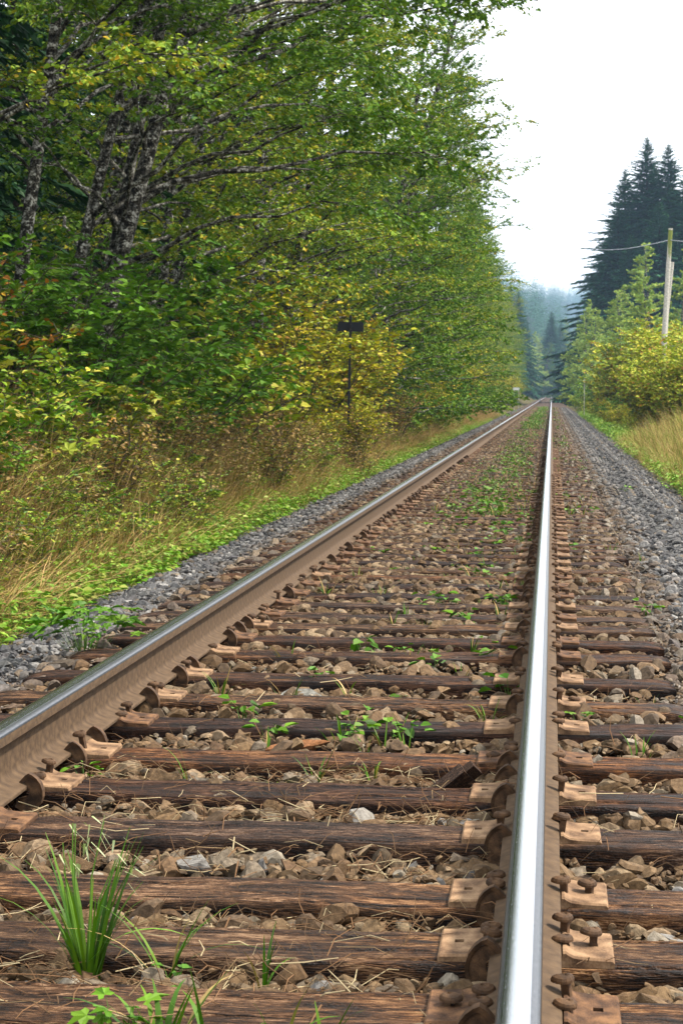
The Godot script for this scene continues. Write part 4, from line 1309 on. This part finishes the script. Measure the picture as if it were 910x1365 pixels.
func build_right_side() -> void:
	R.seed = 101
	# tall dry grass and green verge on the right
	var dry := []; var verge := []
	for i in 3: dry.append(make_grass(1100 + i, 55, 0.36, 1.15, 0.008, 1.5, G.dry + G.strip + G.fresh, G.dry, 3))
	for i in 2: verge.append(make_herb(1110 + i, 70, 0.34, 0.3, 0.07, G.strip, 1))
	R.seed = 102
	var dp := [[], [], []]; var vp := [[], []]
	for i in 1000:
		var z := -18.0 - 40.0 * pow(R.randf(), 0.9)
		var w := R.randf()
		var x := 2.1 + w * 2.4
		dp[R.randi() % 3].append(xf(Vector3(x, ground(x, z) - 0.03, z), rr(0, TAU), Vector3.ONE * rr(0.8, 1.25) * (0.5 + 0.75 * minf(1, w * 1.2)), Vector3(rr(-0.15, 0.15), 0, rr(-0.15, 0.2))))
	for i in 420:
		var z := -14.0 - 130.0 * pow(R.randf(), 1.3)
		var x := 2.05 + 0.9 * R.randf()
		vp[R.randi() % 2].append(xf(Vector3(x, ground(x, z), z), rr(0, TAU), Vector3.ONE * rr(0.6, 1.2)))
	var h1 := Node3D.new(); put(h1, "tall_dry_grass"); kind(h1, "stuff", "tall straw-coloured grass along the right gravel shoulder")
	for k in 3: many("dry_stalks", dry[k], M.straw, dp[k], h1)
	var h2 := Node3D.new(); put(h2, "right_verge"); h2.name = "roadside_herbs"; kind(h2, "stuff", "low green herbs along the edge of the right gravel shoulder")
	for k in 2: many("herb_leaves", verge[k], M.grass, vp[k], h2)
	# big golden bushes
	var big := []
	for i in 2: big.append(make_shrub(1120 + i, {"stems": 80, "r": 2.5, "h": 4.2, "shoots": 24, "shoot": 0.6, "leaves": 9, "leaf": 0.16, "pal": [[Color(0.32, 0.36, 0.035), 5], [Color(0.40, 0.35, 0.04), 3], [Color(0.2, 0.27, 0.02), 3], [Color(0.26, 0.14, 0.02), 1]], "stem_r": 0.02, "from": 0.12, "kind": 0}))
	R.seed = 103
	var spots := [
		[5.5, -107.0, 1.55, "largest golden bush on the right, leftmost beside the gravel shoulder"],
		[6.2, -93.0, 1.25, "golden bush right of the largest one, behind the nearest bushes"],
		[5.2, -82.0, 1.08, "golden bush in front of the utility pole's foot"],
		[7.4, -77.0, 0.95, "golden bush at the right picture edge behind the tall dry grass"],
		[4.75, -70.0, 0.92, "golden bush nearest the camera on the right, above the tall grass"],
		[8.8, -100.0, 1.35, "golden bush behind the others beside the utility pole"],
		[4.5, -119.0, 0.85, "golden bush farthest up the line on the right"],
	]
	for q in spots:
		var t := thing("golden_bush", q[3], "shrub", Vector3(q[0], ground(q[0], q[1]) - 0.1, q[1]), "golden bushes on the right")
		var v: Array = big[R.randi() % 2]
		part("stems", v[0], M.twig, t); part("foliage", v[1], M.leaf, t)
		t.rotation.y = rr(0, TAU); t.scale = Vector3.ONE * q[2]
	var kinds: Dictionary = M.shrub_kinds
	for q in [[3.6, -108.0, 1.1, "dark green shrub at the foot of the largest golden bush"], [3.2, -100.0, 0.8, "low green shrub at the gravel's edge before the largest golden bush"]]:
		shrub(kinds, "green", q[0], q[1], q[2], q[3], "")
	var nr := 0
	for q in [[3.0, -62.0, 0.55], [3.3, -70.0, 0.7], [3.0, -78.0, 0.6], [2.9, -87.0, 0.7], [3.4, -93.0, 0.85], [2.9, -114.0, 0.8], [3.0, -122.0, 1.0]]:
		shrub(kinds, "lime" if nr % 2 == 0 else "gold", q[0], q[1], q[2], "low %s bush at the right gravel's edge, %s of seven going up the line" % ["lime green" if nr % 2 == 0 else "golden", ORD[nr]], "")
		nr += 1
	for q in [[3.6, -128.0], [3.4, -141.0], [3.6, -155.0], [3.3, -172.0], [3.6, -192.0]]:
		shrub(kinds, ["lime", "green"][R.randi() % 2], q[0], q[1], 1.9, "pale bush in the far row along the right side of the track", "bushes far up the right side")
	# pale green alders
	for q in [[8.5, -170.0, 1.08, "tallest pale green alder with bare grey limbs, in front of the dark firs"], [5.6, -158.0, 0.75, "pale green alder left of the tallest one, behind the golden bushes"], [3.9, -185.0, 0.72, "pale green alder nearest the track on the right"], [9.9, -150.0, 0.95, "pale green alder behind the utility pole"],
			[7.0, -143.0, 0.8, "low pale green alder just behind the golden bushes"], [3.6, -203.0, 0.8, "slender pale alder closest to the far rails on the right"],
			[11.8, -163.0, 1.05, "pale green alder at the right picture edge"], [6.6, -195.0, 0.95, "pale alder at the foot of the dark firs"], [4.4, -215.0, 0.9, "greener alder close to the track below the firs' left skirt"]]:
		tree(5, q[0], q[1], rr(0, TAU), q[2], q[3])
	var z := -235.0
	while z > -420:
		tree([5, 4][R.randi() % 2], rr(5.0, 8.0), z, rr(0, TAU), rr(0.9, 1.2), "hazy green tree in the far row on the right of the track", "far row of trees on the right")
		z -= rr(12, 18)
	for i in 9:
		tree(5, rr(14.5, 30.0), rr(-190, -110), rr(0, TAU), rr(0.8, 1.1), "pale green alder in the open wood just beyond the right picture edge", "trees beyond the right picture edge")
	# tall dark firs
	var firs := []
	for i in 3: firs.append(make_conifer(1140 + i, 34.0, 8.5, 0.5, 90, G.fir))
	R.seed = 104
	for q in [[11.9, -250.0, 1.0, "tallest dark fir, in the middle of the clump on the right"], [14.4, -247.0, 0.96, "second tall fir just right of the tallest one"], [9.3, -254.0, 0.90, "fir left of the tallest one with ragged side branches"], [16.8, -240.0, 0.88, "fir at the right picture edge behind the pole"],
			[7.2, -262.0, 0.66, "shorter fir forming the clump's left skirt"], [12.8, -236.0, 0.72, "shorter fir in front of the tallest one"], [5.2, -275.0, 0.42, "small fir at the clump's far left, next to the hazy hill"], [20.5, -255.0, 0.95, "fir hidden at the far right of the clump"], [9.6, -240.0, 0.62, "small fir before the ragged fir, above the pale alders"], [13.2, -258.0, 0.93, "fir filling the gap behind the two tallest ones"], [15.6, -258.0, 0.85, "fir filling the gap at the right behind the second tall fir"], [8.2, -247.0, 0.75, "fir left in the clump between the ragged fir and the left skirt"]]:
		var t := thing("fir_tree", q[3], "fir tree", Vector3(q[0], ground(q[0], q[1]) - 0.3, q[1]))
		var v: Array = firs[R.randi() % 3]
		part("trunk", v[0], M.fir_bark, t); part("crown", v[1], M.needle, t)
		t.rotation.y = rr(0, TAU); t.scale = Vector3(1.4, 1, 1.4) * q[2]
	M.firs = firs

func build_far() -> void:
	R.seed = 111
	var firs: Array = M.firs
	# trees that close the far end of the line
	for i in 60:
		var z := -330.0 - 330.0 * R.randf()
		var sd := -1 if i % 2 == 0 else 1
		var x := sd * (4.6 + 9.0 * R.randf()) if z > -540 else rr(-20, 20)
		if z > -600 and i % 6 != 0:
			tree([4, 5, 2][R.randi() % 3], x, z, rr(0, TAU), rr(1.0, 1.4), "hazy blue-green tree closing the far end of the line", "trees at the far end of the line")
			continue
		var t := thing("hazy_fir_tree", "hazy blue fir closing the far end of the line", "fir tree", Vector3(x, ground(x, z) - 0.3, z), "firs at the far end of the line")
		var v: Array = firs[R.randi() % 3]
		part("trunk", v[0], M.fir_bark, t); part("crown", v[1], M.needle, t)
		t.rotation.y = rr(0, TAU); t.scale = Vector3.ONE * rr(0.5, 0.75)
	# wooded hills
	var hill := func(x: float, z: float) -> float:
		var n := land_noise.get_noise_2d(x * 0.06, z * 0.06)
		var a := 64.0 * exp(-pow((x + 45) / 55.0, 2)) * exp(-pow((z + 920) / 110.0, 2))
		var c := 96.0 * exp(-pow((x + 330) / 190.0, 2)) * exp(-pow((z + 1150) / 260.0, 2))
		var d := 148.0 * exp(-pow((x - 260) / 620.0, 2)) * exp(-pow((z + 2500) / 380.0, 2))
		return maxf(a, maxf(c, d)) * (1 + 0.28 * n) - 6.0
	var xs := []; var zs := []
	for i in 110: xs.append(-1100.0 + i * 20.0)
	for i in 90: zs.append(-700.0 - i * 25.0)
	kind(part("hills", sheet(xs, zs, hill), M.hill), "structure", "hazy wooded hills beyond the end of the line")
	var low := make_conifer(1200, 26.0, 4.2, 1.6, 8, G.fir)
	var pl := []
	var tries := 0
	while pl.size() < 9000 and tries < 60000:
		tries += 1
		var z := -780.0 - 2000.0 * R.randf()
		var x := rr(-620, 260) if R.randf() < 0.55 else z * rr(-0.08, 0.06)
		var y: float = hill.call(x, z)
		if y < 2 or (x > 8 and z > -1100): continue
		pl.append(xf(Vector3(x, y - 1, z), rr(0, TAU), Vector3(1, 1, 1) * rr(0.75, 1.35)))
	var forest := many("hill_forest", low[1], M.needle, pl)
	kind(forest, "stuff", "distant conifer forest covering the hazy hills")

func build_small_things() -> void:
	R.seed = 121
	# dark sign on its thin post
	var t := thing("trackside_sign", "dark narrow sign board on a thin post among golden bushes on the left", "sign", Vector3(-3.62, ground(-3.62, -34.0), -34.0))
	var h := 2.53 - t.position.y
	var b := MB.new()
	b.box(Vector3(-0.022, -0.3, -0.005), Vector3(0.022, h, 0.005)); b.box(Vector3(-0.006, -0.3, -0.04), Vector3(0.006, h, -0.005))
	part("post", b.mesh(), M.dark, t)
	t.rotation.z = -0.02
	var outl := PackedVector2Array()
	for c in [[0.2, 0.055, 0.0], [-0.2, 0.055, 1.0], [-0.2, -0.055, 2.0], [0.2, -0.055, 3.0]]:
		for i in 5:
			var a: float = (c[2] + i / 4.0) * PI / 2
			outl.append(Vector2(c[0] + cos(a) * 0.03, c[1] + sin(a) * 0.03))
	var p := CSGPolygon3D.new()
	p.polygon = outl; p.depth = 0.012; p.material = M.dark
	put(p, "sign_board", t)
	p.position = Vector3(0, h - 0.2, -0.042)
	for y in [-0.04, 0.04]:
		var bo := MB.new()
		bo.tube(PackedVector3Array([Vector3(0, h - 0.2 + y, 0.004), Vector3(0, h - 0.2 + y, 0.014)]), PackedFloat32Array([0.01, 0.009]), 6, Color.WHITE, true)
		part("bolt", bo.mesh(), M.rust, t)
	# utility pole and the leaning stub beside it, with cables
	var pole := thing("utility_pole", "tall pale utility pole with mossy top, leaning slightly right above the golden bushes", "utility pole", Vector3(4.95, ground(4.95, -90.0), -90.0))
	b = MB.new()
	b.tube(PackedVector3Array([Vector3(0, -0.5, 0), Vector3(0.2, 4.4, 0), Vector3(0.44, 9.1, 0)]), PackedFloat32Array([0.125, 0.115, 0.095]), 12, Color.WHITE, true)
	part("shaft", b.mesh(true), M.pole, pole)
	b = MB.new()
	b.tube(PackedVector3Array([Vector3(0.335, 6.9, 0.004), Vector3(0.38, 7.9, 0.004), Vector3(0.437, 9.02, 0.004)]), PackedFloat32Array([0.08, 0.0985, 0.0995]), 10, Color.WHITE)
	part("moss", b.mesh(true), M.moss, pole)
	var stub := thing("leaning_pole", "shorter weathered pole leaning against the tall utility pole", "utility pole", Vector3(5.05, ground(5.05, -91.5), -91.5))
	b = MB.new()
	b.tube(PackedVector3Array([Vector3(0.0, -0.5, 0), Vector3(0.27, 5.2, 0), Vector3(0.52, 7.7, 0)]), PackedFloat32Array([0.12, 0.105, 0.09]), 12, Color.WHITE, true)
	part("shaft", b.mesh(true), M.pole, stub)
	for q in [["overhead cable running left from the utility pole to the fir clump", Vector3(5.36, 8.2, -90), Vector3(3.6, 18.8, -232), 0.5], ["overhead cable running right from the utility pole out of the picture", Vector3(5.36, 8.2, -90), Vector3(11.5, 7.2, -62), 0.6]]:
		var pts := PackedVector3Array()
		for i in 13:
			var f := i / 12.0
			pts.append((q[1] as Vector3).lerp(q[2], f) + Vector3(0, -4 * q[3] * f * (1 - f), 0))
		b = MB.new()
		b.tube(pts, rad(0.022, 0.022, 13), 5, Color.WHITE)
		tag(part("overhead_cable", b.mesh(true), M.wire), q[0], "cable")
	# white board far up on the left, white-topped marker on the right
	var wb := thing("white_marker_board", "small white board on short legs in dry grass far up the left side", "marker", Vector3(-2.75, ground(-2.75, -150.0), -150.0))
	b = MB.new(); b.box(Vector3(-0.24, 1.85, -0.02), Vector3(0.24, 2.05, 0.02)); part("board", b.mesh(), M.white, wb)
	for x in [-0.18, 0.18]:
		b = MB.new(); b.box(Vector3(x - 0.02, -0.2, -0.018), Vector3(x + 0.02, 1.85, 0.018)); part("leg", b.mesh(), M.pole, wb)
	var mk := thing("marker_post", "thin marker post with a white top at the right bushes far up the line", "marker", Vector3(2.0, ground(2.0, -120.0), -120.0))
	b = MB.new(); b.tube(PackedVector3Array([Vector3(0, -0.2, 0), Vector3(0, 2.2, 0)]), PackedFloat32Array([0.02, 0.018]), 8, Color.WHITE, true); part("post", b.mesh(), M.pole, mk)
	b = MB.new(); b.box(Vector3(-0.06, 2.2, -0.03), Vector3(0.06, 2.4, 0.03)); part("white_top", b.mesh(), M.white, mk)
	# odd pieces in the track
	b = MB.new()
	b.box(Vector3(-0.035, 0, -0.02), Vector3(0.035, 0.16, 0.018)); b.box(Vector3(-0.02, 0.158, -0.015), Vector3(0.03, 0.19, 0.01))
	var off := part("wood_offcut", b.mesh(), M.wood2)
	off.position = Vector3(-0.36, -0.07, -5.58); off.rotation = Vector3(0.5, 0.5, -0.75)
	tag(off, "dark splintered wood offcut leaning on the fifth sleeper near the right rail", "wood")
	for q in [[Vector3(-0.81, -0.03, -6.28), Vector3(0.085, 0.03, 0.05), Color(0.27, 0.12, 0.05), "flat orange rusty stone lying before the seventh sleeper"], [Vector3(-0.98, -0.03, -7.36), Vector3(0.055, 0.045, 0.045), Color(0.25, 0.25, 0.23), "pale rounded stone lying before the eighth sleeper"],
			[Vector3(-0.51, -0.028, -5.18), Vector3(0.055, 0.04, 0.05), Color(0.3, 0.29, 0.27), "large pale grey stone resting behind the fourth sleeper"], [Vector3(-0.86, -0.03, -4.62), Vector3(0.05, 0.045, 0.05), Color(0.25, 0.24, 0.23), "big grey stone in the widest gap, left of the middle"],
			[Vector3(-1.23, -0.045, -8.02), Vector3(0.06, 0.04, 0.05), Color(0.2, 0.2, 0.19), "grey stone beside the ninth sleeper near the left rail"]]:
		b = MB.new()
		add_rock(b, rock_points(), Transform3D.IDENTITY, q[2])
		var o := part("loose_stone", b.mesh(), M.stone)
		o.position = q[0]; o.scale = q[1]; o.rotation.y = rr(0, TAU)
		tag(o, q[3], "stone")
	b = MB.new()
	b.tube(PackedVector3Array([Vector3(-0.25, 0, 0.02), Vector3(-0.05, 0.012, 0), Vector3(0.2, 0.004, 0.02)]), PackedFloat32Array([0.012, 0.018, 0.010]), 7, Color.WHITE, true)
	var st := part("weathered_stick", b.mesh(true), M.twig)
	st.position = Vector3(-1.02, -0.045, -5.68); st.rotation.y = 0.15
	tag(st, "weathered grey stick lying across stones between fifth and sixth sleepers", "stick")
	# rotten stump at the gravel's edge
	var sg := thing("rotten_stump", "dark rotten stump at the verge beside the left gravel", "stump", Vector3(-3.75, ground(-3.75, -27.5) - 0.05, -27.5))
	b = MB.new()
	for i in 26:
		var a := rr(0, TAU); var q := rr(0.05, 0.3)
		var c := Vector3(cos(a) * q * 1.5, 0, sin(a) * q)
		b.tube(PackedVector3Array([c, c + Vector3(cos(a) * 0.12, rr(0.12, 0.3), sin(a) * 0.1)]), PackedFloat32Array([rr(0.03, 0.07), 0.01]), 5, Color.WHITE, true)
	part("splintered_wood", b.mesh(), M.fir_bark, sg)
